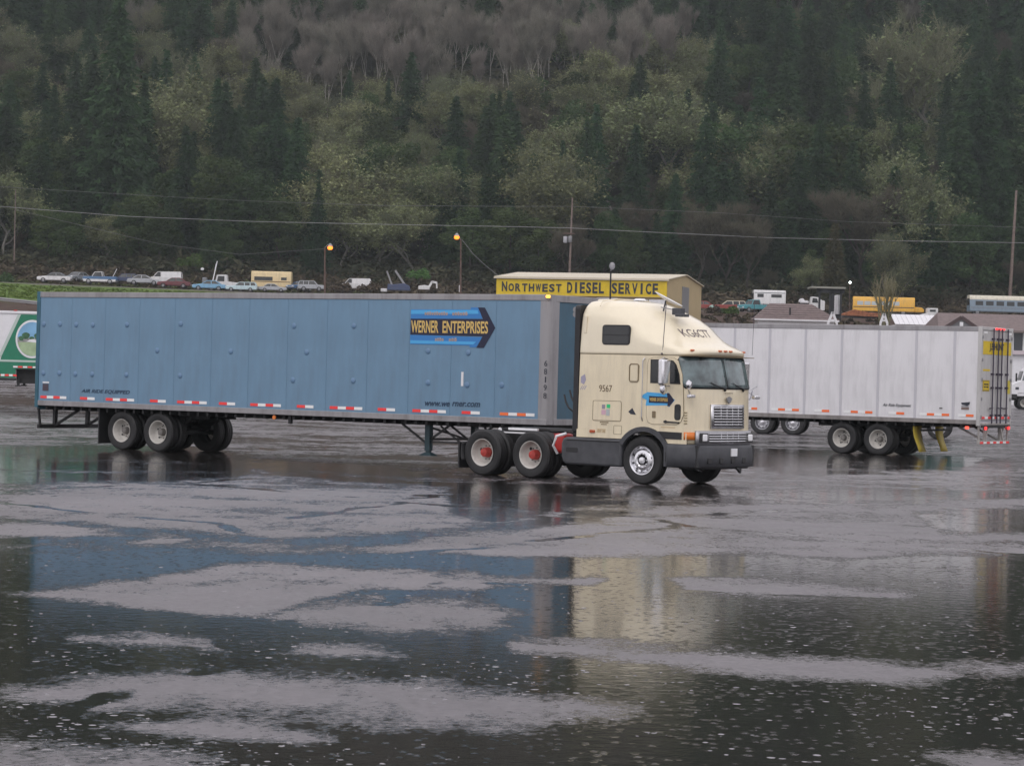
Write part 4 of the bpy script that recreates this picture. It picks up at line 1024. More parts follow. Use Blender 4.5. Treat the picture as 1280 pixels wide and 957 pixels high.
# ================================================================== OTHER TRUCKS
# green and white drop-deck trailer at the left, behind the blue one
def green_trailer():
    d = 113.; c = at(52, 500, d); sx = FPX/d
    rz = radians(4)
    root = empty('curtain_trailer', (c.x, d, 0), rz, 'green and white curtain-side trailer with a round landscape picture, partly hidden at the far left', 'trailer')
    # local x to the right (front), near side y<0 ; lower deck to x=-1.3, raised neck beyond
    def X(px): return (px-52)/sx
    z = lambda py: CAMH + (452.8-py)/sx
    zt, zn, zb = z(389), z(462), z(473.5)
    MB().box((-14, .02, zb), (X(19), 2.55, zt-.02)).build('body', m_white, root, smooth=False)
    MB().box((X(19), .02, zn+.12), (3.2, 2.55, zt-.02)).build('body', m_white, root, smooth=False)
    MB().box((-14, -.03, zt-.12), (3.2, .02, zt)).build('top_rail', m_white, root, bevel=.02)
    MB().box((-14, -.03, zb-.08), (X(20), .02, zb+.02)).build('bottom_rail', m_chassis, root, smooth=False)
    def pl(poly, m_, y, name): return MB().prism([(X(a), z(b)) for a, b in poly], y, y-.012, 'y').build(name, m_, root, smooth=False)
    pl([(24, 393), (210, 393), (210, 450), (0, 450), (1, 446)], m_green, 0, 'green_curtain')
    pl([(-250, 450), (210, 450), (210, 452.5), (-250, 452.5)], mat('pale_stripe', (.5, .6, .55), .5), -.013, 'pale_stripe')
    pl([(-250, 452.5), (19, 452.5), (19, 472.5), (-250, 472.5)], m_green, 0, 'green_curtain')
    pl([(19, 452.5), (210, 452.5), (210, 457), (19, 461)], m_green, 0, 'green_curtain')
    pl([(-3, 446), (1, 446), (24, 393), (20, 393)], mat('pale_stripe', ()), -.013, 'pale_stripe')
    for k in range(7): MB().box((X(-6-k*14), -.028, z(445)), (X(-5-k*14)+.03, -.0, z(392))).build('curtain_pole', m_rail, root, smooth=False)
    cx, cz = X(38.5), z(423.5); rx, rz_ = 20.5/sx, 24/sx
    def ell(k, n=40): return [(cx+rx*k*cos(2*pi*i/n), cz+rz_*k*sin(2*pi*i/n)) for i in range(n)]
    MB().prism(ell(1), -.014, -.026, 'y').build('picture_rim', m_white, root, smooth=False)
    MB().prism(ell(.89), -.026, -.034, 'y').build('round_picture', mat('pic_sky', (.22, .45, .68), .5, var=.3, vscale=1), root, smooth=False)
    def seg(z0, z1, k=.885, n=16):
        L = [];R_ = []
        for i in range(n+1):
            zz = z0+(z1-z0)*i/n; q = max(0, 1-((zz-cz)/(rz_*k))**2); L.append((cx-rx*k*sqrt(q), zz)); R_.append((cx+rx*k*sqrt(q), zz))
        return L+R_[::-1]
    MB().prism(seg(cz-rz_*.88, cz-.12), -.034, -.038, 'y').build('round_picture', mat('pic_grass', (.38, .5, .3), .5, var=.2), root, smooth=False)
    MB().prism(seg(cz-.14, cz+.06), -.038, -.042, 'y').build('round_picture', mat('pic_field', (.3, .3, .3), .5, var=.5, vscale=6), root, smooth=False)
    for a, b, r in ((-.28, .14, .17), (.28, .12, .19), (-.02, .03, .1), (.5, .2, .2), (-.48, .02, .12)):
        MB().prism([(cx+a+r*cos(q)*(1+.15*sin(3*q)), cz+b+r*.9*sin(q)) for q in np.linspace(0, 2*pi, 18)[:-1]], -.042, -.045-abs(a)*.003, 'y').build('round_picture', mat('pic_tree', (.05, .14, .07), .6, var=.4, vscale=8), root, smooth=False)
    MB().prism([(cx-.25, cz-.12), (cx+.2, cz-.16), (cx+.22, cz-.06), (cx+.05, cz+.0), (cx-.1, cz-.02)], -.045, -.048, 'y').build('round_picture', m_white, root, smooth=False)
    for k in range(20):
        x = X(16+k*6.); MB().box((x, -.035, z(459.6+k*-.0)+k*.0), (x+.19, -.014, z(457.5))).build('reflector_tape', [W2, R2][k % 2], root, smooth=False)
    for k in range(14):
        x = X(16-k*5); MB().box((x, -.03, z(470.5)), (x+.16, -.014, z(468))).build('reflector_tape', [R2, W2][k % 2], root, smooth=False)
    MB().box((X(19), .0, zn+.0), (3.2, 2.5, zn+.14)).build('neck_frame', m_chassis, root, smooth=False)
    MB().box((X(19), .4, zb-.2), (3.0, 2.1, zn)).build('neck_frame', m_chassis, root, smooth=False)
    for y in (.2, 2.3): MB().box((X(20.5), y-.07, z(482)), (X(23.5), y+.07, zb)).add(*(lambda q: (q.v, q.f))(MB().box((X(18.5), y-.12, z(483)), (X(25.5), y+.12, z(481.4))))).build('landing_leg', m_chassis, root, smooth=False)
    for x in (-8.5, -9.8): dual2(x, root, 1.27)
    # red and amber roof lamp
    MB().box((X(15), -.04, zt-.0), (X(19), .02, zt+.05)).build('marker_lamp', m_redlens, root, smooth=False)
def dual2(x, root, yc):
    for s in (-1, 1):
        wheel('trailer', x, yc+s*1.1, root, .5, out=s); wheel('inner', x, yc+s*.78, root, .5, out=s)
green_trailer()

# truck standing behind the white trailer: only its wheels and chassis show below it
def chassis_truck():
    p0 = at(959.4, 529, 106.5); p1 = at(1180, 533, 105.0)
    ang = math.atan2(p1.y-p0.y, p1.x-p0.x); 
    root = empty('flatbed_truck', (p0.x, p0.y+1.0, 0), ang, 'truck standing behind the white trailer, only chrome wheels and dark chassis showing under it', 'truck')
    L = (p1-p0).length
    for x in (0, 1.28):
        for s in (-1, 1):
            wheel('chrome', x, s*1.07, root, out=s); wheel('inner', x, s*.74, root, out=s)
        MB().tube([(x, -.9, .5), (x, .9, .5)], .08, 8).build('axle', m_chassis, root)
    for s in (-1, 1): wheel('chrome', L, s*1.02, root, out=s)
    MB().box((-1, -.45, .75), (L+1, .45, 1.0)).build('chassis', m_chassis, root, smooth=False)
    MB().box((2.1, -1.1, .75), (4.0, 1.1, 1.2)).build('side_tank', mat('dull_teal', (.05, .16, .14), .5), root, bevel=.08)
    MB().box((3.4, -1.15, .5), (4.6, -.6, 1.0)).build('battery_box', m_galv, root, bevel=.05)
    pr = [(L-1.6, 1.0), (L+1.0, 1.0), (L+1.1, 1.5), (L+.95, 2.3), (L+.5, 2.75), (L-1.6, 2.8)]
    MB().prism(pr, -1.1, 1.1, 'y').build('cab', mat('dull_teal', ()), root, bevel=.12, seg=3)
    MB().prism([(L-.9, 1.75), (L+.55, 1.75), (L+.35, 2.45), (L-.9, 2.45)], -1.115, -1.1, 'y').build('window', m_glass, root, smooth=False)
    MB().box((-1.2, -1.2, 1.02), (L-1.9, 1.2, 1.2)).build('flat_bed', m_wood, root, bevel=.02)
chassis_truck()

# white truck cut by the right edge of the picture
def edge_truck():
    d = 200.; p = at(1263, 512, d); s_ = FPX/d; gz = terr(p.x, d)
    root = empty('box_truck', (p.x, d, gz), radians(-3), 'white truck with dark windscreen at the far right edge, in front of the long building', 'truck')
    # nose to the left; near side y<0
    MB().prism([(0, 1.15), (0, 1.75), (.1, 2.0), (.75, 2.25), (.98, 3.05), (1.15, 3.25), (1.9, 3.45), (2.6, 3.5), (2.6, 1.0), (1.6, 1.0), (1.5, 1.25), (.6, 1.25), (.5, 1.0)], 0, 2.2, 'y').build('cab', m_white, root, bevel=.09, seg=3)
    MB().prism([(.86, 2.3), (1.05, 3.0), (1.85, 3.02), (1.85, 2.25), (1.3, 2.25)], -.015, 0, 'y').build('window', m_wsglass, root, smooth=False)
    MB().prism([(.74, 2.32), (.95, 3.02), (.99, 3.02), (.8, 2.32)], .12, 2.08, 'y').build('windscreen', m_glass, root, smooth=False)
    MB().box((-.12, -.02, .8), (.5, 2.2, 1.2)).build('bumper', m_chassis, root, bevel=.05)
    MB().box((.3, -.35, 2.2), (.42, -.15, 2.85)).build('mirror', m_chassis, root, bevel=.03)
    MB().box((.35, -.01, 1.55), (.62, .02, 1.75)).build('door_handle', m_ink, root, smooth=False)
    MB().box((2.7, .0, 1.1), (9.5, 2.4, 3.6)).build('cargo_box', m_wpanel, root, bevel=.03)
    MB().box((.2, .5, .7), (9.2, 1.7, 1.05)).build('chassis', m_chassis, root, smooth=False)
    for x in (1.05, 7.4):
        for y in (.18, 2.0): wheel('trailer', x, y, root, .5, out=-1 if y < 1 else 1)
edge_truck()

# ================================================================== BUILDINGS
m_roofp = mat('painted_roof', (.62, .56, .44), .55, var=.06, vscale=.3)
m_wall_y = mat('wall_buff', (.46, .36, .2), .7, var=.06, vscale=.6)
m_shingle = mat('brown_shingles', (.17, .13, .125), .85, var=.2, vscale=2.5, bump=.5, bscale=6)
m_door = mat('roller_door', (.55, .56, .58), .55)
m_dark = mat('dark_opening', (.03, .03, .035), .8)
def diesel():
    d = 216.
    A = at(621, 366, d); Bp = at(834, 370, d); 
    s = FPX/d; gz = 5.0
    zt = (at(621, 346.5, d).z + at(834, 351, d).z)/2
    yaw = radians(-16)   # front wall turned slightly, gable end on the right visible
    D = 14.; W = 10.
    while project(A.x+W*cos(yaw), d+W*sin(yaw), 10)[0] < 834: W += .02
    root = empty('service_building', (A.x, d, gz), yaw, 'buff metal workshop with a long yellow NORTHWEST DIESEL SERVICE sign along its eave', 'building')
    H = zt-gz
    # ridge runs along x
    rise = .62
    MB().box((0, 0, 0), (W, .15, H)).build('wall', m_wall_y, root, smooth=False)
    MB().box((0, D-.15, 0), (W, D, H)).build('wall', m_wall_y, root, smooth=False)
    for x in (.0, W-.12): MB().prism([(0.16, 0), (D-.16, 0), (D-.16, H), (D/2, H+rise), (.16, H)], x, x+.12, 'x').build('gable_wall', m_wall_y, root, smooth=False)
    for q in (0, 1):
        y0, y1, z0, z1 = (-.3, D/2, H-.03, H+rise+.04) if q == 0 else (D/2, D+.3, H+rise+.04, H-.03)
        n = 14
        for k in range(n):
            x0 = -.2+(W+.4)*k/n; x1 = -.2+(W+.4)*(k+1)/n-.02
            MB().add([(x0, y0, z0), (x1, y0, z0), (x1, y1, z1), (x0, y1, z1), (x0, y0, z0+.07), (x1, y0, z0+.07), (x1, y1, z1+.07), (x0, y1, z1+.07)], [(0,3,2,1),(4,5,6,7),(0,1,5,4),(1,2,6,5),(2,3,7,6),(3,0,4,7)]).build('roof_sheet', m_roofp, root, smooth=False)
    MB().box((-.2, -.36, H-.14), (W+.2, -.28, H-.02)).build('gutter', m_roofp, root, smooth=False)
    zb = H - 1.5
    nb = 6
    for k in range(nb): MB().box((.0+W*k/nb, -.18, zb), (W*(k+1)/nb-.01, -.02, H-.16)).build('sign_panel', m_yellow, root, smooth=False)
    MB().box((-.02, -.2, zb-.05), (W+.02, -.0, zb)).build('sign_frame', m_wall_y, root, smooth=False)
    MB().box((-.02, -.2, H-.16), (W+.02, -.0, H-.13)).build('sign_frame', m_ink, root, smooth=False)
    # lettering, one object per letter
    def word(t, x0, x1, z0, h, big=None):
        n = len(t); w = (x1-x0)/n
        for k, ch in enumerate(t):
            hh = h*1.22 if (big and k == 0) else h
            ww = w*.80*(.38 if ch == 'I' else 1)
            text(ch, m_ink, root, (x0+k*w+(w*.25 if ch == 'I' else 0), -.185, z0), (pi/2, 0, 0), ww, hh, name='letter', bold=.035, depth=.03)
    X = lambda px: (px-621)/(834-621)*W
    word('NORTHWEST', X(628), X(705), zb+.28, .68, True)
    word('DIESEL', X(710.5), X(758), zb+.22, .92)
    word('SERVICE', X(766), X(825), zb+.22, .92)
    # door openings below the sign
    for a, b in ((645, 690), (700, 735), (748, 752)): pass
    MB().box((X(640), -.02, 0), (X(690), -.0, zb-.6)).build('roller_door', m_door, root, smooth=False)
    MB().box((X(700), -.02, 0), (X(745), -.0, zb-.5)).build('roller_door', m_door, root, smooth=False)
    MB().box((X(747), -.06, zb-1.0), (X(773), -.02, zb-.12)).build('white_panel', m_white, root, smooth=False)
    MB().box((X(774), -.05, 0), (X(811), -.02, zb-.2)).build('roller_door', m_door, root, smooth=False)
    MB().box((X(812), -.06, zb-1.4), (X(833), -.02, zb-.2)).build('white_panel', m_white, root, smooth=False)
    # tall louvre in the gable end
    MB().box((W-.005, D*.42, H-3.2), (W+.03, D*.62, H-.35)).build('gable_louvre', m_galv, root, smooth=False)
    return root
DB = diesel()

def hip_house():
    d = 262.; A = at(947, 400, d); B2 = at(1044, 404, d); W = B2.x-A.x; gz = 4.6
    ze = at(950, 397, d).z-.1; zr = at(990, 378.5, d).z
    root = empty('house', (A.x, d, gz), radians(-2), 'small house with brown hipped shingle roof showing above the white trailer', 'house')
    H = ze-gz; R_ = zr-gz; D = 6.5
    MB().box((.1, .1, 0), (W-.1, D-.1, H)).build('wall', m_white, root, smooth=False)
    ov = .35; vs = [(-ov, -ov, H), (W+ov, -ov, H), (W+ov, D+ov, H), (-ov, D+ov, H), (1.4, D/2, R_), (W-2.2, D/2, R_)]
    MB().add(vs, [(0,1,5,4), (1,2,5), (2,3,4,5), (3,0,4), (3,2,1,0)]).build('roof', m_shingle, root, smooth=False)
    for k in range(1, 7):      # shingle courses
        t = k/7; z = H+(R_-H)*t; y = -ov+(D/2+ov)*t; x0 = -ov+(1.4+ov)*t; x1 = W+ov-(2.2+ov)*t
        MB().box((x0, y-.03, z-.0), (x1, y+.02, z+.045)).build('shingle_course', m_shingle, root, smooth=False)
    MB().tube([(W*.42, .7, H+.3), (W*.42, .7, H+1.25)], .09, 8).build('vent_pipe', m_dark, root)
    MB().box((-ov, -ov-.05, H-.15), (W+ov, -ov, H)).build('fascia', m_white, root, smooth=False)
hip_house()
def porch(px0, px1, py0, py1, d, name, lab):
    """white A-shaped gable frame"""
    a = at((px0+px1)/2, py1, d); w = (px1-px0)/(FPX/d); h = (py1-py0)/(FPX/d); gz = terr(a.x, d)
    root = empty(name, (a.x, d, gz), 0, lab, 'frame'); z = a.z-gz
    for s in (-1, 1): MB().bar((0, 0, z+h), (s*w/2, 0, z), .22).build('rafter', m_white, root, smooth=False); MB().box((s*w/2-.1, -.1, 0), (s*w/2+.1, .1, z)).build('post', m_white, root, smooth=False)
    MB().box((-w*.2, -.08, z+h*.2), (w*.2, .08, z+h*.36)).build('cross_bar', m_white, root, smooth=False)
porch(1035, 1046, 390, 404, 250, 'gable_frame', 'white A-shaped gable frame at the right end of the hipped brown roof')
porch(1100.5, 1109, 392, 404, 250, 'gable_frame', 'white A-shaped gable frame left of the bare tree and pale metal roof')

def long_building():
    d = 226.; gz = .7
    A = at(1179, 405, d); root = empty('long_building', (A.x, d, gz), radians(-1.5), 'long low building with brown shingle roof, small gable and white walls at the right', 'building')
    s = FPX/d; X = lambda px: (px-1179)/s
    z = lambda px, py: at(px, py, d).z-gz
    He = z(1270, 413.5); Hr = z(1200, 389); W = X(1480); D = 12
    MB().box((.3, .3, 0), (W, D, He)).build('wall', m_white, root, smooth=False)
    ov = .5
    MB().add([(-ov, -ov, He), (W+ov, -ov, He), (W+ov, D/2, Hr), (-ov+.8, D/2, Hr), (-ov, D+ov, He), (W+ov, D+ov, He)], [(0,1,2,3), (3,2,5,4), (0,3,4), (1,5,2), (0,4,5,1)]).build('roof', m_shingle, root, smooth=False)
    MB().box((-ov, -ov-.12, He-.18), (W+ov, -ov, He+.02)).build('fascia', mat('fascia', (.2, .16, .15), .7), root, smooth=False)
    # small gable facing us, above the white trailer
    gx0, gx1, gp = X(1176), X(1224), X(1200); zg = z(1198, 396.5); zg0 = z(1198, 409)
    MB().prism([(gx0+.2, zg0-.2), (gx1-.2, zg0-.2), (gp, zg-.1)], -.7, .1, 'y').build('gable_wall', mat('gable_grey', (.2, .2, .21), .7), root, smooth=False)
    for a in (gx0, gx1): MB().bar((a, -.75, zg0-.25), (gp, -.75, zg), .22, .3).build('gable_board', mat('gable_trim', (.10, .07, .07), .7), root, smooth=False)
    MB().add([(gx0, -.9, zg0-.2), (gp, -.9, zg+.05), (gp, D/2*.6, zg+.05), (gx0, .3, zg0-.2), (gx1, -.9, zg0-.2), (gx1, .3, zg0-.2)], [(0,1,2,3), (1,4,5,2)]).build('gable_roof', m_shingle, root, smooth=False)
    MB().box((gp-.15, -.86, zg0+.1), (gp+.15, -.7, zg0+.45)).build('gable_vent', m_white, root, smooth=False)
    # porch below the eave: dark glazing with mullions, white band
    MB().box((X(1235), .2, z(1270, 438)), (X(1420), .295, z(1270, 415))).build('glazing', mat('porch_glass', (.05, .055, .065), .2), root, smooth=False)
    for k in range(14):
        x = X(1240+k*13); MB().box((x, .15, z(1270, 438)), (x+.12, .2, z(1270, 415))).build('mullion', m_white, root, smooth=False)
    MB().box((X(1235), -.1, z(1270, 443)), (X(1420), .28, z(1270, 438))).build('balcony_band', mat('pale_pink', (.6, .52, .55), .6), root, smooth=False)
    for k in range(4): MB().box((X(1290+k*30), .22, .3), (X(1305+k*30), .29, 2.4)).build('door', m_dark, root, smooth=False)
long_building()

def metal_shed():
    d = 272.; A = at(1119, 405, d); gz = terr(A.x, d); s = FPX/d; X = lambda px: (px-1119)/s; z = lambda py: at(1145, py, d).z-gz
    root = empty('metal_roof_shed', (A.x, d, gz), radians(-2), 'low shed with pale corrugated metal roof sheets beside the bare tree', 'shed')
    W = X(1174); z0, z1 = z(406), z(392.5)
    MB().box((.1, .4, 0), (W-.1, 4.5, z0)).build('wall', m_white, root, smooth=False)
    n = 9
    for k in range(n):
        a = W*k/n; b = W*(k+1)/n-.03
        MB().add([(a, 0, z0), (b, 0, z0), (b, 4.6, z1), (a, 4.6, z1), (a, 0, z0+.06), (b, 0, z0+.06), (b, 4.6, z1+.06), (a, 4.6, z1+.06)], [(0,3,2,1),(4,5,6,7),(0,1,5,4),(1,2,6,5),(2,3,7,6),(3,0,4,7)]).build('roof_sheet', m_wpanel, root, smooth=False)
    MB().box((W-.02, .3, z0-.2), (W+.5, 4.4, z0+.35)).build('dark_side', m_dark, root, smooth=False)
metal_shed()

# ================================================================== POLES, LAMPS, WIRES
m_lit = mat('sodium_lamp_lit', (1, .25, .02), .4, emit=1.9)
def street_lamp(px, ptop, pbase, d, lab, side=1, head=(411, 310), lit=True):
    a = at(px, pbase, d); g = min(terr(a.x, d), a.z); t = at(px, ptop, d)
    root = empty('street_lamp', (a.x, d, g), 0, lab, 'street lamp', 'lit street lamps by the scrap yard' if lit else None)
    h = t.z-g; MB().tube([(0, 0, 0), (t.x-a.x, 0, h)], [.15, .1] if lit else [.07, .05], 10).build('pole', m_wood if lit else m_chassis, root)
    hp = at(head[0], head[1], d); lx, lz = hp.x-a.x, hp.z-g
    MB().tube([(t.x-a.x, 0, h-.1), ((lx+t.x-a.x)/2, -.25, max(h, lz)+.35), (lx, -.5, lz+.45)] if lit else [(t.x-a.x, 0, h-.05), (lx, -.25, lz+.05)], .045, 6).build('arm', m_galv, root)
    if lit:
        MB().lathe([(.08, .62), (.2, .5), (.34, .30), (.38, .22)], 16, 'z', (lx, -.5, lz), cap=True).build('lamp_head', m_galv, root)
        MB().lathe([(.001, -.28), (.24, -.25), (.38, -.05), (.36, .12), (.2, .24)], 16, 'z', (lx, -.5, lz), cap=True).build('lamp_globe', m_lit, root)
    else:
        MB().lathe([(.04, .28), (.12, .24), (.17, .12), (.18, .06)], 14, 'z', (lx, -.25, lz), cap=True).build('lamp_head', m_galv, root)
        MB().lathe([(.001, -.17), (.1, -.13), (.16, -.02), (.165, .06)], 14, 'z', (lx, -.25, lz)).build('lamp_globe', mat('lamp_milky', (.45, .45, .48), .3), root)
    return root
street_lamp(406, 309, 368, 352, 'lit orange yard lamp on a brown pole beside the scrapped cars', head=(413, 310))
street_lamp(576, 300, 362, 352, 'lit orange lamp on a brown pole left of the diesel service building', head=(571, 297))
street_lamp(763.5, 338, 385, 150, 'unlit lamp on a thin dark pole in front of the yellow sign', head=(765, 334), lit=False)
def util_pole(px0, py0, px1, py1, d, lab, r=.17, boxes=False):
    a = at(px1, py1, d); t = at(px0, py0, d); g = min(terr(a.x, d), a.z)
    root = empty('utility_pole', (a.x, d, g), 0, lab, 'utility pole')
    MB().tube([(0, 0, 0), (t.x-a.x, 0, t.z-g)], [r*1.2, r*.7], 10).build('pole', mat('pole_pale', (.2, .15, .13), .85, var=.25), root)
    if boxes:
        for q, (bx, by) in enumerate(((706.5, 299.5), (712.5, 299))):
            p = at(bx, by, d); MB().lathe([(.01, .5), (.3, .45), (.32, .4), (.32, -.42), (.28, -.5)], 14, 'z', (p.x-a.x, -.5, p.z-g), cap=True).build('transformer', m_galv if q else mat('pale_can', (.45, .45, .48), .5), root)
        p = at(711, 292, d); MB().box((p.x-a.x-.9, -.4, p.z-g-.08), (p.x-a.x+.9, -.25, p.z-g+.08)).build('cross_arm', m_wood, root, smooth=False)
    return root
util_pole(715.5, 247, 711.5, 342, 386, 'bare brown utility pole carrying two pale transformers above the building', boxes=True)
util_pole(1270.5, 238, 1262, 362, 390, 'tall leaning utility pole at the right edge in front of the forest', r=.24)
util_pole(19.5, 236, 17.5, 335, 388, 'dark utility pole against the trees at the far left', r=.09)
def wire(pts, d, r, lab, m_):
    P = []
    for (a, b), (c, e) in zip(pts, pts[1:]):
        for k in range(6): P.append(at(a+(c-a)*k/6, b+(e-b)*k/6, d))
    P.append(at(*pts[-1], d)); o = MB().tube(P, r, 5).build('overhead_wire', m_); tag(o, lab, 'wire', 'overhead wires across the hillside'); return o
m_wire = mat('wire', (.3, .3, .3), .5); m_wire2 = mat('wire_dark', (.16, .16, .16), .5)
wire([(-60,253),(0,258),(160,270.5),(320,277),(480,280.5),(640,283.3),(713,285),(800,289.5),(960,297),(1120,301),(1280,303.5),(1340,304)], 385.5, .042, 'pale overhead wire, the lower and brightest across the forest', m_wire)
wire([(-60,230),(60,237),(210,246),(320,251.5),(480,257),(640,258),(714,258),(900,266),(1060,277),(1270,284),(1340,285)], 387, .026, 'thin upper overhead wire across the forest', m_wire2)
wire([(577,299),(592,318),(606,331),(622,344)], 348, .045, 'slack service wire from the lamp pole down to the diesel building', m_wire2)
wire([(19,262),(200,305),(300,318),(406,311)], 365, .025, 'faint slack wire running to the left yard lamp', m_wire2)

# ================================================================== SCRAP YARD VEHICLES
WHEEL_S = {}
def small_wheel(x, y, root, r=.33, s=-1, rimm=None):
    key = (r, rimm)
    if key not in WHEEL_S:
        a = MB().lathe([(r*.6, -.1), (r*.9, -.11), (r, -.08), (r, .08), (r*.9, .11), (r*.6, .1)], 18).mesh('tyre', m_rubber)
        b = MB().lathe([(.01, -.09), (r*.35, -.095), (r*.58, -.06), (r*.62, -.1)], 14).mesh('rim', rimm or m_galv)
        WHEEL_S[key] = (a, b)
    a, b = WHEEL_S[key]
    o = link('wheel', a, root, loc=(x, y, r), rot=(0, 0, 0 if s < 0 else pi)); link('rim', b, o)
def loft_body(prof_lo, prof_hi, wlo, whi, name, m_, root, bevel=.05):
    pass
def car(px, py, d, paint, style, lab, flip=False, plain=False, yaw=0, roofm=None, cat='car', scale=1, tilt=0, grp='vehicles standing in the scrap yard', lower=None):
    """px,py: bottom centre in the photo; nose to the left unless flip"""
    a = at(px, py, d); z = terr(a.x, d)
    root = empty({'sedan': 'parked_car', 'wagon': 'station_wagon', 'pickup': 'pickup_truck', 'van': 'van', 'suv': 'parked_car'}[style], (a.x, d, max(z-.05, min(a.z, z+1.2))), yaw + (pi if flip else 0), lab, cat, grp)
    root.scale = (scale,)*3
    W = .88
    specs = {
     'sedan': ([(-2.35, .35), (-2.38, .62), (-2.3, .82), (-1.2, .93), (1.3, .95), (2.25, .88), (2.35, .6), (2.3, .35)], [(-1.05, .93), (-.35, 1.38), (.85, 1.40), (1.55, .95)], 1.42),
     'wagon': ([(-2.45, .35), (-2.48, .65), (-2.4, .88), (-1.1, .98), (2.4, 1.0), (2.45, .6), (2.4, .35)], [(-1.0, .97), (-.35, 1.48), (2.1, 1.50), (2.38, 1.0)], 1.5),
     'pickup': ([(-2.5, .45), (-2.55, .8), (-2.5, 1.05), (-1.15, 1.15), (2.55, 1.15), (2.6, .8), (2.55, .5)], [(-1.1, 1.14), (-.75, 1.78), (.35, 1.82), (.45, 1.15)], 1.8),
     'van': ([(-2.3, .4), (-2.4, .8), (-2.3, 1.1), (-1.75, 1.25), (2.4, 1.3), (2.45, .8), (2.4, .4)], [(-1.75, 1.24), (-1.15, 1.95), (2.3, 2.0), (2.4, 1.28)], 2.),
     'suv': ([(-2.2, .4), (-2.25, .8), (-2.15, 1.02), (-1.1, 1.08), (2.15, 1.1), (2.2, .7), (2.15, .4)], [(-1.0, 1.07), (-.5, 1.66), (1.9, 1.68), (2.13, 1.1)], 1.7)}
    lo, hi, top = specs[style]
    MB().prism(lo, -W, W, 'y').build('body', paint, root, bevel=.07, seg=2)
    if lower: MB().prism([(lo[0][0]+.1, .38), (lo[0][0]+.02, .72), (lo[-1][0]-.02, .72), (lo[-1][0]-.1, .38)], -W-.012, W+.012, 'y').build('lower_panel', lower, root, smooth=False)
    # glasshouse leaning inwards
    m = MB(); n = len(hi); wi = W-.16
    vs = [(x, -W+.03 if z_ < hi[0][1]+.12 else -wi, z_) for x, z_ in hi] + [(x, W-.03 if z_ < hi[0][1]+.12 else wi, z_) for x, z_ in hi]
    m.add(vs, [tuple(range(n)), tuple(range(2*n-1, n-1, -1))] + [(i, i+n, (i+1) % n + n, (i+1) % n) for i in range(n)]); m.build('window_glass', m_glass, root, smooth=False)
    rm = roofm or paint
    (x1, z1), (x2, z2) = hi[1], hi[2]
    MB().prism([(x1-.08, z1-.03), (x1+.05, z1+.06), (x2-.05, z2+.06), (x2+.08, z2-.03)], -wi-.03, wi+.03, 'y').build('roof', rm, root, bevel=.03)
    L = x2-x1
    ps = {'sedan': (.5,), 'wagon': (.33, .7), 'pickup': (), 'van': (.2, .5, .78), 'suv': (.36, .72)}[style]
    if plain:
        for s in (-1, 1): MB().add([(x1+.5, s*(W-.02), hi[0][1]), (hi[3][0], s*(W-.02), hi[0][1]), (x2, s*(wi+.02), z2), (x1+.45, s*(wi+.02), z1)], [(0, 1, 2, 3)]).build('side_panel', rm, root, smooth=False).modifiers.new('t', 'SOLIDIFY').thickness = .03
    for s in (-1, 1):
        for e_ in (0, 3):
            i, j = (0, 1) if e_ == 0 else (3, 2)
            MB().bar((hi[i][0], s*(W-.03), hi[i][1]), (hi[j][0], s*wi, hi[j][1]), .09).build('pillar', rm, root, smooth=False)
        for f in ps:
            x = x1+L*f; MB().bar((x+.05, s*(W-.03), lo[3][1]), (x, s*wi, z1), .09).build('pillar', rm, root, smooth=False)
        for x in (lo[0][0]+.85, lo[-1][0]-.95): small_wheel(x, s*(W-.08), root, .34 if style in ('sedan', 'wagon') else .38, s, m_galv)
    MB().box((lo[1][0]-.06, -W, .45), (lo[1][0]+.02, W, .6)).build('bumper', m_galv, root, bevel=.02)
    MB().box((lo[-2][0]-.02, -W, .45), (lo[-2][0]+.06, W, .6)).build('bumper', m_galv, root, bevel=.02)
    for s in (-1, 1): MB().box((lo[1][0]-.03, s*.62-.14, .66), (lo[1][0]+.04, s*.62+.14, .78)).build('headlight', m_lamp, root, smooth=False)
    if style == 'pickup': MB().box((.6, -W+.12, 1.1), (2.5, W-.12, 1.165)).build('bed', m_dark, root, smooth=False)
    return root
pc = lambda n, c: mat(n, c, .35, coat=.3, dirt=.35)
p_white = pc('car_white', (.72, .72, .72)); p_navy = pc('car_navy', (.03, .05, .13)); p_blue = pc('car_blue', (.06, .16, .32)); p_silver = pc('car_silver', (.42, .44, .47)); p_maroon = pc('car_maroon', (.14, .02, .03))
p_lblue = pc('car_lightblue', (.2, .42, .62)); p_pale = pc('car_pale', (.55, .7, .74)); p_red = pc('car_red', (.28, .03, .02)); p_teal = pc('car_teal', (.06, .3, .34)); p_cream = pc('camper_cream', (.72, .56, .3)); p_grey = pc('car_grey', (.2, .22, .24))
car(68.5, 353.5, 362, p_white, 'sedan', 'white coupe with dark roof, leftmost car of the scrap yard row', roofm=p_grey, scale=1.02)
car(97, 352, 365, p_grey, 'sedan', 'grey car tucked behind the white coupe and the blue pickup', yaw=1.1, scale=.95)
r_ = car(125, 355, 361, p_blue, 'pickup', 'blue and white pickup truck with a white cab roof', roofm=p_white, lower=p_white, cat='pickup', scale=.94)
MB().bar((2.0, -.6, 1.1), (2.6, -.6, 2.35), .3, .06).build('raised_board', m_white, r_, smooth=False)
car(156, 354, 364, p_navy, 'suv', 'dark blue vehicle right behind the blue and white pickup', scale=.8)
car(180, 356.5, 360, p_silver, 'sedan', 'silver sedan between the dark blue vehicle and the maroon car', flip=True)
car(207, 356.5, 369, p_white, 'van', 'white high-roofed van behind the maroon car', cat='van', scale=.97, plain=True)
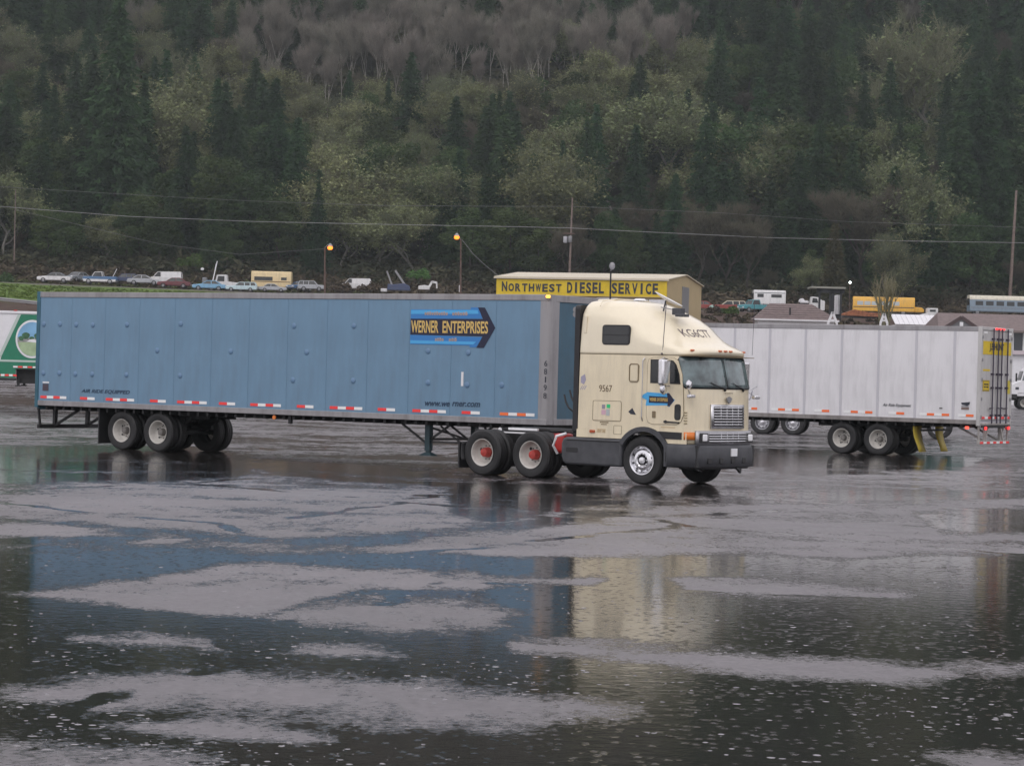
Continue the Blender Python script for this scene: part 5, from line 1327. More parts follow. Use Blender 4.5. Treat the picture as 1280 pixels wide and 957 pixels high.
car(218, 360, 358, p_maroon, 'sedan', 'maroon sedan in front of the white high-roofed van')
car(262, 363.5, 356, p_lblue, 'sedan', 'light blue sedan in the middle of the scrap yard row')
car(302, 366, 353, p_pale, 'wagon', 'pale blue station wagon in front of the white tow truck', cat='car', scale=.88)
car(341, 365, 354, p_silver, 'sedan', 'silver car low in front of the cream camper', flip=True, scale=.8)
car(375, 363.5, 360, p_blue, 'sedan', 'dark blue car end beside the cream camper', yaw=.9, scale=.9)
car(389, 364, 357, p_silver, 'suv', 'silver hatchback with raised blue nose beside the lamp pole', scale=.85, flip=True)
car(445, 363.5, 358, p_white, 'van', 'white van with plain sides sunk in brown brambles', cat='van', scale=.86, plain=True)
car(911, 390, 357, p_red, 'wagon', 'red station wagon with a cream top, right of the buff workshop', roofm=pc('car_cream', (.7, .64, .5)), scale=1.0)
car(876, 388, 366, p_red, 'sedan', 'red car half hidden behind the gable of the buff workshop', scale=.95)
car(943, 391, 353, p_teal, 'pickup', 'teal pickup truck beside the red station wagon', cat='pickup', yaw=.55, scale=.95)
def boxvan(name, px, py, d, L, H, paint, lab, cat, win=(), z0=.5, wheels=True, roofr=.25, yaw=0, wm=None, stripe=None, flip=False, W=1.2, roofm=None, wheelr=.42):
    a = at(px, py, d); z = terr(a.x, d)
    root = empty(name, (a.x, d, max(z-.05, min(a.z, z+1.2))), yaw+(pi if flip else 0), lab, cat, 'vehicles standing in the scrap yard')
    prof = [(-W, z0), (W, z0), (W, H-roofr), (W-roofr*.5, H-roofr*.15), (W-roofr*1.5, H), (-W+roofr*1.5, H), (-W+roofr*.5, H-roofr*.15), (-W, H-roofr)]
    MB().prism(prof, -L/2, L/2, 'x').build('body', paint, root, bevel=.08, seg=2)
    if roofm: MB().prism([(W+.02, H-roofr-.18), (W+.02, H-roofr), (W-roofr*.5, H-roofr*.12), (W-roofr*1.5, H+.03), (-W+roofr*1.5, H+.03), (-W+roofr*.5, H-roofr*.12), (-W-.02, H-roofr), (-W-.02, H-roofr-.18)], -L/2-.01, L/2+.01, 'x').build('roof', roofm, root, bevel=.04)
    for (x0, x1, za, zb) in win:
        for s in (-1, 1): MB().box((x0, s*(W+.006)-.01, za), (x1, s*(W+.006)+.01, zb)).build('window', wm or m_glass, root, smooth=False)
    MB().box((-L/2-.02, -W+.2, H*.5), (-L/2+.02, W-.2, H-.45)).build('windscreen', m_glass, root, smooth=False)
    if stripe: 
        for s in (-1, 1): MB().box((-L/2+.1, s*(W+.01)-.008, stripe[0]), (L/2-.1, s*(W+.01)+.008, stripe[1])).build('side_stripe', stripe[2], root, smooth=False)
    if wheels:
        for x in (-L/2+1.1, L/2-1.6):
            for s in (-1, 1): small_wheel(x, s*(W-.12), root, wheelr, s, m_galv)
    return root
boxvan('camper', 339.5, 363.5, 360, 5.7, 2.75, p_cream, 'cream camper with a brown window band among the scrapped cars', 'camper', win=[(-2.4, .2, 1.4, 1.95), (1.4, 2.2, 1.5, 1.9)], stripe=(1.2, 1.32, mat('brown_stripe', (.2, .12, .05), .5)), W=1.1)
boxvan('camper_trailer', 961, 385, 364, 4.6, 2.55, p_white, 'white camper trailer behind the teal pickup', 'camper', win=[(-1.8, -.9, 1.5, 2.0), (.2, 1.7, 1.5, 1.95)], W=1.1, stripe=(2.1, 2.2, p_grey))
ym = pc('bus_yellow', (.78, .42, .03))
b1 = boxvan('school_bus', 1104, 394, 355, 8.6, 2.55, ym, 'yellow school bus behind the bare tree', 'bus', win=[(-3.7+k*1.0, -2.85+k*1.0, 1.35, 1.9) for k in range(6)], wm=mat('pale_glass', (.5, .55, .56), .2), roofr=.4, yaw=radians(-6), stripe=(1.05, 1.15, m_ink))
MB().prism([(4.3, .5), (5.6, .5), (5.6, .9), (5.3, 1.15), (4.3, 1.25)], -1.0, 1.0, 'y').build('bonnet', ym, b1, bevel=.08)
b2 = boxvan('coach', 1262, 395, 352, 11.6, 2.75, pc('bus_steel', (.2, .27, .34)), 'silver blue coach with cream roof at the right end of the terrace', 'bus', win=[(-5.0+k*1.45, -3.95+k*1.45, 1.35, 1.95) for k in range(7)], roofr=.45, roofm=pc('bus_cream', (.72, .68, .55)), stripe=(1.0, 1.1, p_grey))
# tow truck: cab, crane post and hanging bits
def tow_truck():
    d = 361; a = at(282, 362, d); root = empty('tow_truck', (a.x, d, terr(a.x, d)), 0, 'white tow truck with slanted crane boom behind the light blue sedan', 'truck', 'vehicles standing in the scrap yard')
    MB().prism([(-2.6, .5), (-2.6, 1.2), (-1.4, 1.35), (-1.2, 2.3), (.2, 2.35), (.3, 1.4), (2.4, 1.2), (3.4, .8), (3.4, .5)], -.95, .95, 'y').build('body', p_white, root, bevel=.06)
    MB().prism([(-1.15, 1.4), (-1.0, 2.15), (-.1, 2.15), (-.1, 1.4)], -.97, .97, 'y').build('window', m_glass, root, smooth=False)
    MB().bar((-1.9, 0, 1.3), (-.9-.4, 0, 4.3), .12).bar((-1.9, .3, 1.3), (-1.5, .3, 3.9), .08).build('boom', m_white, root, smooth=False)
    MB().box((-3.3, -.7, .9), (-2.7, .7, 1.9)).build('crane_base', p_grey, root, bevel=.1)
    MB().lathe([(.01, .2), (.2, .15), (.25, 0), (.2, -.15), (.01, -.2)], 12, 'z', (-3.4, 0, 3.1)).build('beacon', m_white, root); MB().bar((-3.4, 0, 1.8), (-3.4, 0, 3), .06).build('mast', m_chassis, root, smooth=False)
    for x in (-1.9, 2.2):
        for s in (-1, 1): small_wheel(x, s*.85, root, .42, s, m_galv)
tow_truck()
def boom_rig():
    d = 356; a = at(496, 362, d); s = FPX/d; root = empty('boom_machine', (a.x, d, terr(a.x, d)), 0, 'dark derelict machine with two slanting booms in the brambles', 'machine')
    z = lambda py: at(496, py, d).z-root.location.z; X = lambda px: (px-496)/s
    MB().bar((X(490), 0, z(357)), (X(483), 0, z(339)), .22).build('boom', m_galv, root, smooth=False)
    MB().bar((X(509), 0, z(360)), (X(493.5), 0, z(338)), .28).build('boom', m_galv, root, smooth=False)
    MB().prism([(X(484), z(363)), (X(513), z(363)), (X(512), z(357)), (X(505), z(354)), (X(492), z(356)), (X(485), z(355))], -.8, .8, 'y').build('base', p_navy, root, bevel=.08)
    MB().bar((X(487), .2, z(357)), (X(505), .2, z(350)), .1).build('strut', m_chassis, root, smooth=False)
    MB().box((X(476), -.5, z(365)), (X(484), .5, z(361))).build('counterweight', m_white, root, bevel=.05)
boom_rig()
def digger():
    d = 356; a = at(533, 363, d); s = FPX/d; root = empty('excavator_arm', (a.x, d, terr(a.x, d)), 0, 'small white digger with bent arm left of the building', 'machine')
    z = lambda py: at(533, py, d).z-root.location.z; X = lambda px: (px-533)/s
    MB().prism([(X(523), z(362)), (X(537), z(362)), (X(537), z(357.5)), (X(531), z(356.5)), (X(523), z(357.5))], -.6, .6, 'y').build('body', p_white, root, bevel=.05)
    MB().bar((X(536), 0, z(359)), (X(540), 0, z(351.5)), .3).build('boom', p_white, root, smooth=False)
    MB().bar((X(539.5), 0, z(352)), (X(546), 0, z(353)), .3).build('boom', p_white, root, smooth=False)
    MB().bar((X(545.5), 0, z(352.5)), (X(546), 0, z(360)), .2).build('stick', p_white, root, smooth=False)
digger()
def small_post():
    d = 356; a = at(575, 364, d); o = MB().box((-.15, -.15, 0), (.15, .15, .95)).build('marker_post', m_white, bevel=.03); o.location = (a.x, d, max(a.z-.1, terr(a.x, d))); tag(o, 'short white post under the second yard lamp', 'post')
small_post()
def open_shed():
    d = 330; a = at(1034, 392, d); g = terr(a.x, d); root = empty('open_shed', (a.x, d, g), 0, 'flat-roofed open shelter on dark posts between the camper and school bus', 'shed')
    s = FPX/d; X = lambda px: (px-1034)/s; z = lambda py: at(1034, py, d).z-g
    MB().box((X(1013), -.3, z(360.5)), (X(1056), 4, z(358.3))).build('flat_roof', mat('pale_roof', (.3, .3, .26), .7), root, smooth=False)
    MB().box((X(1020), 0, z(366)), (X(1055), .12, z(360.7))).build('fascia', m_dark, root, smooth=False)
    for px in (1024, 1037.5, 1041, 1050.5): MB().box((X(px)-.13, 0, 0), (X(px)+.13, .25, z(361))).build('post', m_dark, root, smooth=False)
    MB().box((X(1037), .2, 0), (X(1042), .4, z(370))).build('dark_panel', m_dark, root, smooth=False)
open_shed()
def junk(name, px0, px1, py0, py1, d, m_, lab, cat, poly=None):
    a = at((px0+px1)/2, py1, d); s = FPX/d; g = min(terr(a.x, d), a.z); w = (px1-px0)/s; h = (py1-py0)/s; z = a.z-g
    root = empty(name, (a.x, d, g), 0, lab, cat)
    poly = poly or [(0, 0), (1, 0), (1, 1), (0, 1)]
    MB().prism([(-w/2+u*w, max(0, z)+v*h) for u, v in poly], -.9, .9, 'y').build('body', m_, root, bevel=.06)
    if z > .15: MB().box((-w/2+.1, -.7, 0), (w/2-.1, .7, z+.02)).build('base', m_dark, root, smooth=False)
    return root, w, h, z
r, w, h, z = junk('white_truck', 1010, 1030, 371, 388, 349, p_white, 'white truck nose under the open shelter', 'truck', [(0, .0), (1, 0), (1, .7), (.8, .75), (.6, .95), (.15, 1), (.1, .45), (0, .4)])
MB().prism([(-w*.3, z+h*.55), (w*.08, z+h*.55), (w*.0, z+h*.88), (-w*.28, z+h*.9)], -.92, -.9, 'y').build('window', m_glass, r, smooth=False)
r, w, h, z = junk('white_locker', 1043.5, 1050, 369, 393, 336, m_white, 'tall white locker standing between the dark shelter posts', 'locker')
MB().box((-.02, -.92, z), (.02, -.9, z+h)).build('door_gap', m_dark, r, smooth=False)
junk('white_dome', 999, 1005, 373, 378, 345, m_white, 'small white rounded object above the hipped roof', 'junk', [(0, 0), (1, 0), (.95, .6), (.6, 1), (.25, .95), (0, .5)])
junk('white_tank', 1001, 1010, 376, 379, 342, m_white, 'flat white slab beside the white truck nose', 'junk', [(0, 0), (1, 0), (1, .8), (.8, 1), (.1, 1)])
r, w, h, z = junk('flatbed_truck', 1150, 1183, 391, 397, 346, p_white, 'white flatbed truck behind the metal-roofed shed', 'truck', [(0, 0), (1, 0), (1, .7), (.6, .9), (.3, 1), (0, .6)])
MB().box((-w*.26, -.85, z+h-.05), (w*.14, .85, z+h+.62)).build('cab', p_white, r, bevel=.08); MB().box((-w*.17, -.87, z+h+.12), (w*.05, .87, z+h+.42)).build('window', m_glass, r, smooth=False)
r, w, h, z = junk('rusty_dumper', 1052, 1104, 387, 396, 343, mat('rust_orange', (.3, .11, .05), .8, var=.4), 'low rusty orange skip in front of the school bus', 'skip', [(0, .1), (1, .0), (1, .55), (.62, .6), (.3, 1), (.15, .7), (0, .35)])
junk('bright_bin', 929, 934, 378, 385, 352, pc('mint', (.4, .62, .55)), 'mint green bin between the red car and the red station wagon', 'bin', [(0, 0), (1, 0), (.95, .9), (.5, 1), (.05, .9)]) if False else None
junk('mint_bin', 887, 892, 381, 389, 352, pc('mint', (.4, .62, .55)), 'mint green bin just left of the red station wagon', 'bin', [(0, 0), (1, 0), (.95, .9), (.5, 1), (.05, .9)])
# small white lit lamp on a post above the school bus
def tiny_lamp():
    d = 362; a = at(1062.5, 353, d); g = terr(a.x, d); root = empty('yard_light', (a.x, d, g), 0, 'small bright white yard light above the yellow school bus', 'lamp')
    MB().tube([(0, 0, 0), (0, 0, a.z-g)], .06, 6).build('post', m_wood, root); MB().lathe([(.01, -.18), (.16, -.1), (.18, 0), (.1, .16)], 12, 'z', (0, -.1, a.z-g), cap=True).build('lamp', mat('white_lit', (.9, 1, .95), .4, emit=4), root)
tiny_lamp()
# guard rail along the road on the left bank
def rail():
    pts = [at(-60, 369.5, 226), at(0, 373.5, 226), at(48, 378.5, 226), at(130, 384, 226)]
    root = empty('guard_rail', (pts[1].x, 226, terr(pts[1].x, 226)), 0, 'pale road guard rail on the bank above the green trailer', 'rail')
    o = Vector(root.location); m = MB()
    P = [[tuple(p-o+Vector((0, -.05 if k % 2 else 0, .15-.1*k))) for p in pts] for k in range(4)]
    q = m.grid(P).build('rail', m_galv, root); so = q.modifiers.new('t', 'SOLIDIFY'); so.thickness = .04
    for k in range(8):
        x = -8+k*2.6; zz = 0; 
        for a_, b_ in zip(pts, pts[1:]):
            if a_.x-o.x <= x <= b_.x-o.x: zz = a_.z+(b_.z-a_.z)*(x-(a_.x-o.x))/(b_.x-a_.x)-o.z
        g = terr(x+o.x, 226)-o.z; MB().box((x-.08, .02, min(g, zz-.6)), (x+.08, .18, zz)).build('post', m_wood, root, smooth=False)
rail()

# ================================================================== TREES
def np_mesh(name, V, F, tone, m_):
    """triangles/quads from numpy with a 'tone' value per face"""
    me = bpy.data.meshes.new(name); V = np.asarray(V, np.float32); F = np.asarray(F, np.int32)
    me.vertices.add(len(V)); me.vertices.foreach_set('co', V.ravel()); k = F.shape[1]
    me.loops.add(F.size); me.loops.foreach_set('vertex_index', F.ravel())
    me.polygons.add(len(F)); me.polygons.foreach_set('loop_start', np.arange(0, F.size, k, dtype=np.int32)); me.polygons.foreach_set('loop_total', np.full(len(F), k, np.int32))
    me.update(calc_edges=True)
    a = me.attributes.new('tone', 'FLOAT', 'FACE'); a.data.foreach_set('value', np.asarray(tone, np.float32))
    me.materials.append(m_); return me
def leaf_faces(C, size, rng, flat=.5, elong=1.6, axis=None):
    """a triangle of random heading at every centre; flat: 0 any tilt .. 1 horizontal"""
    n = len(C); a = rng.uniform(0, 2*pi, n)
    u = np.stack([np.cos(a), np.sin(a), rng.normal(0, .5*(1-flat)+.08, n)], 1) if axis is None else axis + rng.normal(0, .35, (n, 3))
    u /= np.linalg.norm(u, axis=1)[:, None]
    w = rng.normal(0, 1, (n, 3)); w[:, 2] *= (1-flat); v = np.cross(u, w); v = np.cross(v, u) if flat > .9 else v
    v /= (np.linalg.norm(v, axis=1)[:, None]+1e-9)
    s = size*rng.uniform(.6, 1.4, n)[:, None]
    V = np.concatenate([C-u*s*elong*.5-v*s*.4, C-u*s*elong*.5+v*s*.4, C+u*s*elong*.5], 0).reshape(3, n, 3).transpose(1, 0, 2).reshape(-1, 3)
    F = np.arange(3*n).reshape(n, 3); return V, F
def fir_mesh(seed, H=30., R=4.6, bottom=.08, m_=None, dens=1., ragged=.25, name='crown'):
    rng = np.random.default_rng(seed); C = []; T = []; AX = []
    z = H*bottom
    while z < H*.985:
        t = (z/H-bottom)/(1-bottom); r = R*((1-t)**.68)*(.85+.3*rng.random()); nb = int((4+6*(1-t))*dens)+2
        a0 = rng.uniform(0, 6.3)
        for b in range(nb):
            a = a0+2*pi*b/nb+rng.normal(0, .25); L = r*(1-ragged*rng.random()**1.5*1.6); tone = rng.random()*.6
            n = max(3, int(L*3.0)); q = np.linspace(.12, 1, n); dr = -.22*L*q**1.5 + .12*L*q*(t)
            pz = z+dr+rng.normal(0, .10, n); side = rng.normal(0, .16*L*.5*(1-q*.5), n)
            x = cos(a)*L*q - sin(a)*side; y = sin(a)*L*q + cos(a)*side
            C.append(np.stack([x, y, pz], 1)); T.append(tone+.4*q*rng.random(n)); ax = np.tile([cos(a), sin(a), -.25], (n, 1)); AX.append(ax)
        z += H*.017*(1+.5*(1-t))*(.7+.6*rng.random())
    C = np.concatenate(C); T = np.concatenate(T); AX = np.concatenate(AX)
    k = 3; C = np.repeat(C, k, 0)+rng.normal(0, .22, (len(C)*k, 3)); T = np.repeat(T, k); AX = np.repeat(AX, k, 0)
    V, F = leaf_faces(C, .42, rng, .35, 1.9, AX); return np_mesh(name, V, F, np.clip(T, 0, 1), m_)
def trunk_mesh(H, r, m_, name='trunk', seed=0, wob=.01):
    rng = random.Random(seed); pts = [(rng.uniform(-1, 1)*H*wob*(k > 0), rng.uniform(-1, 1)*H*wob*(k > 0), H*k/6-.6*(k == 0)) for k in range(7)]
    return MB().tube(pts, [r*(1-.85*k/6) for k in range(7)], 7).mesh(name, m_)
def limbs(seed, H, spread, up, levels, r0, nsub, start=.25, trunkH=.5, crook=.25, decay=.62, first=None):
    """branching skeleton; returns thick segments and fine twig points"""
    rng = random.Random(seed); segs = []; tips = []
    def grow(p, d, L, r, lv):
        n = 3; q = p
        for k in range(n):
            d = (d + Vector((rng.gauss(0, crook), rng.gauss(0, crook), rng.gauss(0, crook)*.6+up*.12))).normalized()
            e = q + d*L/n; segs.append((q, e, r*(1-.3*k/n), r*(1-.3*(k+1)/n), lv)); q = e
            if lv < levels and k > 0 or (lv == 0 and False):
                for j in range(nsub if k == n-1 else max(1, nsub-1)):
                    a = rng.uniform(0, 2*pi); s = Vector((cos(a), sin(a), 0))
                    nd = (d*.75 + s*spread + Vector((0, 0, up*.35))).normalized()
                    grow(q, nd, L*decay*rng.uniform(.75, 1.15), r*.58, lv+1)
        if lv >= levels: tips.append((q, d))
    first = first or 1
    for k in range(first):
        a = rng.uniform(0, 6.3); d0 = Vector((cos(a)*.25*(first > 1), sin(a)*.25*(first > 1), 1)).normalized()
        grow(Vector((rng.uniform(-.3, .3)*(first > 1), rng.uniform(-.3, .3)*(first > 1), -.4)), d0, H*trunkH, r0, 0)
    return segs, tips
def bare_tree(seed, H, spread, up, levels, r0, nsub, m_wood_, m_tw, trunkH=.4, decay=.66, twig=.9, ntw=5, lichen=0, m_li=None, crook=.22, first=None, tw_w=.045):
    segs, tips = limbs(seed, H, spread, up, levels, r0, nsub, trunkH=trunkH, crook=crook, decay=decay, first=first)
    top = max(max(s[1].z for s in segs), 1); k = H/top
    big = MB()
    for a, b, ra, rb, lv in segs:
        if lv <= 1: big.tube([a*k, b*k], [ra, rb], 5, cap=False)
    trunk = big.mesh('trunk', m_wood_, fix=False)
    rng = np.random.default_rng(seed); V = []; F = []; T = []; c = 0
    def flatbar(a, b, w):
        nonlocal c
        d = np.array(b)-np.array(a); s = rng.normal(0, 1, 3); s = np.cross(d, s); s /= np.linalg.norm(s)+1e-9; s = s*w/2
        t = np.cross(d, s); t /= np.linalg.norm(t)+1e-9; t *= w/2
        a = np.array(a); b = np.array(b)
        V.extend([a-s-t*.6, a+s-t*.6, a+t, b]); F.extend([(c, c+1, c+3), (c+1, c+2, c+3), (c+2, c, c+3)]); c += 4
        T.extend([rng.random()]*3)
    for a, b, ra, rb, lv in segs:
        if lv >= 2: flatbar(a*k, b*k+(b-a)*.15, max(.05, ra*2))
    lv_max = levels
    for a, b, ra, rb, lv in segs:
        if lv >= lv_max-1:
            for j in range(ntw):
                t = rng.random(); p = np.array(a*k)*(1-t)+np.array(b*k)*t; d = np.array((b-a).normalized())+rng.normal(0, .55, 3)+np.array([0, 0, up*.3]); d /= np.linalg.norm(d)
                flatbar(p, p+d*twig*rng.uniform(.5, 1.3), tw_w)
    V = np.array(V); F = np.array(F); crown = [np_mesh('crown', V, F, T, m_tw)]
    if lichen:
        C = []
        for a, b, ra, rb, lv in segs:
            if lv >= 1:
                for j in range(lichen): t = rng.random(); C.append(np.array(a*k)*(1-t)+np.array(b*k)*t+rng.normal(0, .22+.12*lv, 3))
        C = np.array(C); cl = np.sin(C[:, 0]*1.9+seed)+np.sin(C[:, 1]*2.1)+np.sin(C[:, 2]*1.7); C = C[cl > -.5]; V, F = leaf_faces(C, .25, rng, .1, 1.4); crown.append(np_mesh('lichen', V, F, rng.random(len(F)), m_li))
    return trunk, crown
def broad_mesh(seed, H, R, m_, n=4500, clumps=26, z0=.22, size=.36):
    rng = np.random.default_rng(seed); C = []; T = []
    for k in range(clumps):
        t = rng.random(); zc = H*(z0+.12+(.86-z0)*t); rr = R*sqrt(max(.08, 1-(abs(t-.4)/.68)**2)); a = rng.uniform(0, 6.3); q = rr*rng.random()**.5*.8
        cr = R*rng.uniform(.22, .42); m_n = int(n/clumps); P = rng.normal(0, 1, (m_n, 3)); P /= np.linalg.norm(P, axis=1)[:, None]; P *= (rng.uniform(.55, 1.05, m_n)**.7)[:, None]*cr; P[:, 2] *= .75
        C.append(P+[cos(a)*q, sin(a)*q, zc]); T.append(np.clip(rng.normal(.2+.6*rng.random(), .15, m_n), 0, 1))
    V, F = leaf_faces(np.concatenate(C), size, rng, .2, 1.5); return np_mesh('crown', V, F, np.concatenate(T), m_)

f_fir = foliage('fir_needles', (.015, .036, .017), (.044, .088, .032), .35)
f_fir2 = foliage('cedar_needles', (.062, .066, .028), (.10, .09, .04), .25)
f_mad = foliage('madrone_leaves', (.028, .055, .02), (.078, .12, .04), .35)
f_tw = foliage('twigs_grey', (.075, .082, .045), (.145, .152, .09), .25, 0)
f_li = foliage('lichen', (.11, .13, .055), (.26, .285, .14), .25, .1)
f_ald = foliage('alder_twigs', (.10, .092, .08), (.20, .18, .15), .2, 0)
f_brown = foliage('brown_twigs', (.05, .045, .032), (.10, .088, .06), .25, 0)
f_bush = foliage('bush_leaves', (.05, .10, .025), (.11, .18, .05), .2)
b_dark = mat('bark_dark', (.04, .032, .027), .9); b_grey = mat('bark_grey', (.16, .15, .13), .9, var=.2); b_pale = mat('bark_pale', (.3, .28, .25), .9, var=.2)

SP = {}
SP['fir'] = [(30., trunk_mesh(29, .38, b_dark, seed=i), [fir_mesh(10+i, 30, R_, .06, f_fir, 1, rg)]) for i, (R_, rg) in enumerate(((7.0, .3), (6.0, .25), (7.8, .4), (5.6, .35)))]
SP['cedar'] = [(20., trunk_mesh(19, .3, b_dark, seed=7), [fir_mesh(33, 20, 3.4, .04, f_fir2, 1.2, .15)])]
SP['oak'] = [(14., *bare_tree(40+i, 14, .8, .55, 4, .24, 3, b_grey, f_tw, .26, .74, 1.0, 3, 7, f_li, .34)) for i in range(5)]
SP['oak_bare'] = [(14., *bare_tree(50+i, 14, .7, .7, 4, .24, 3, b_grey, f_tw, .28, .74, 1.1, 3, 1, f_li, .32)) for i in range(3)]
SP['alder'] = [(18., *bare_tree(60+i, 18, .46, 1.15, 4, .10, 3, b_pale, f_ald, .42, .64, 1.7, 2, 0, None, .12, tw_w=.028)) for i in range(5)]
SP['brown'] = [(12., *bare_tree(70+i, 12, .6, .8, 4, .2, 3, b_dark, f_brown, .36, .68, 1.0, 4)) for i in range(2)]
SP['madrone'] = [(15., trunk_mesh(12, .3, b_dark, seed=20+i, wob=.03), [broad_mesh(80+i, 15, 5.2, f_mad)]) for i in range(4)]
INFO = {
 'fir': ('conifer_tree', 'dark green forest conifer', 'dark conifers of the forest'),
 'cedar': ('cedar_tree', 'olive brown pointed evergreen at the foot of the forest', 'olive evergreens of the hillside forest'),
 'oak': ('oak_tree', 'leafless tree covered in pale green lichen', 'lichen covered bare trees of the forest'),
 'oak_bare': ('oak_tree', 'leafless pale grey tree with spreading twigs', 'pale grey bare trees of the forest'),
 'alder': ('alder_tree', 'slim leafless tree with pale trunk and reddish grey twigs', 'slim bare trees on the upper slope'),
 'brown': ('bare_tree', 'leafless tree with brown twigs', 'small brown bare trees of the forest'),
 'madrone': ('broadleaf_tree', 'rounded green broadleaf evergreen', 'rounded evergreens of the forest')}
CNT = {}
HT = {'fir': (14, 26), 'oak': (9, 14), 'oak_bare': (10, 15), 'alder': (13, 19), 'brown': (7, 12), 'madrone': (9, 15), 'cedar': (9, 14)}
def plant(kind, x, y, h, wid=1., lab=None, group=True, z=None, rz=None):
    H, trunk, crowns = random.choice(SP[kind]); nm, lb, gr = INFO[kind]
    s = h/H
    if lab is None:
        px, py = project(x, y, terr(x, y)+h*.6)
        row = 'low on' if py > 215 else ('halfway up' if py > 100 else 'high on')
        colm = ('the left side', 'the left middle', 'the middle', 'the right middle', 'the right side')[min(4, max(0, int(px//256)))]
        size = ('small ', '', 'tall ')[0 if h < sum(HT[kind])/2-2.5 else (2 if h > sum(HT[kind])/2+2.5 else 1)]
        lb = size + lb.replace('tall ', '').replace('small ', '') + ', %s %s' % (row, colm); gr = gr + ', %s %s' % (row, colm) + (', ' + size.strip() if size else '')
    root = empty(nm, (x, y, (terr(x, y) if z is None else z)-.2), random.uniform(0, 6.28) if rz is None else rz, lab or lb, 'tree', gr if group else None)
    root.scale = (s*wid, s*wid, s)
    link('trunk', trunk, root)
    for c in crowns: link('crown' if c.name.startswith('crown') else 'lichen', c, root)
    CNT[kind] = CNT.get(kind, 0)+1
    return root
def plant_px(kind, px, ytop, d, wid=1., lab=None):
    p = at(px, ytop, d); g = terr(p.x, d); return plant(kind, p.x, d, p.z-g, wid, lab, group=lab is None)
SPOTS = []
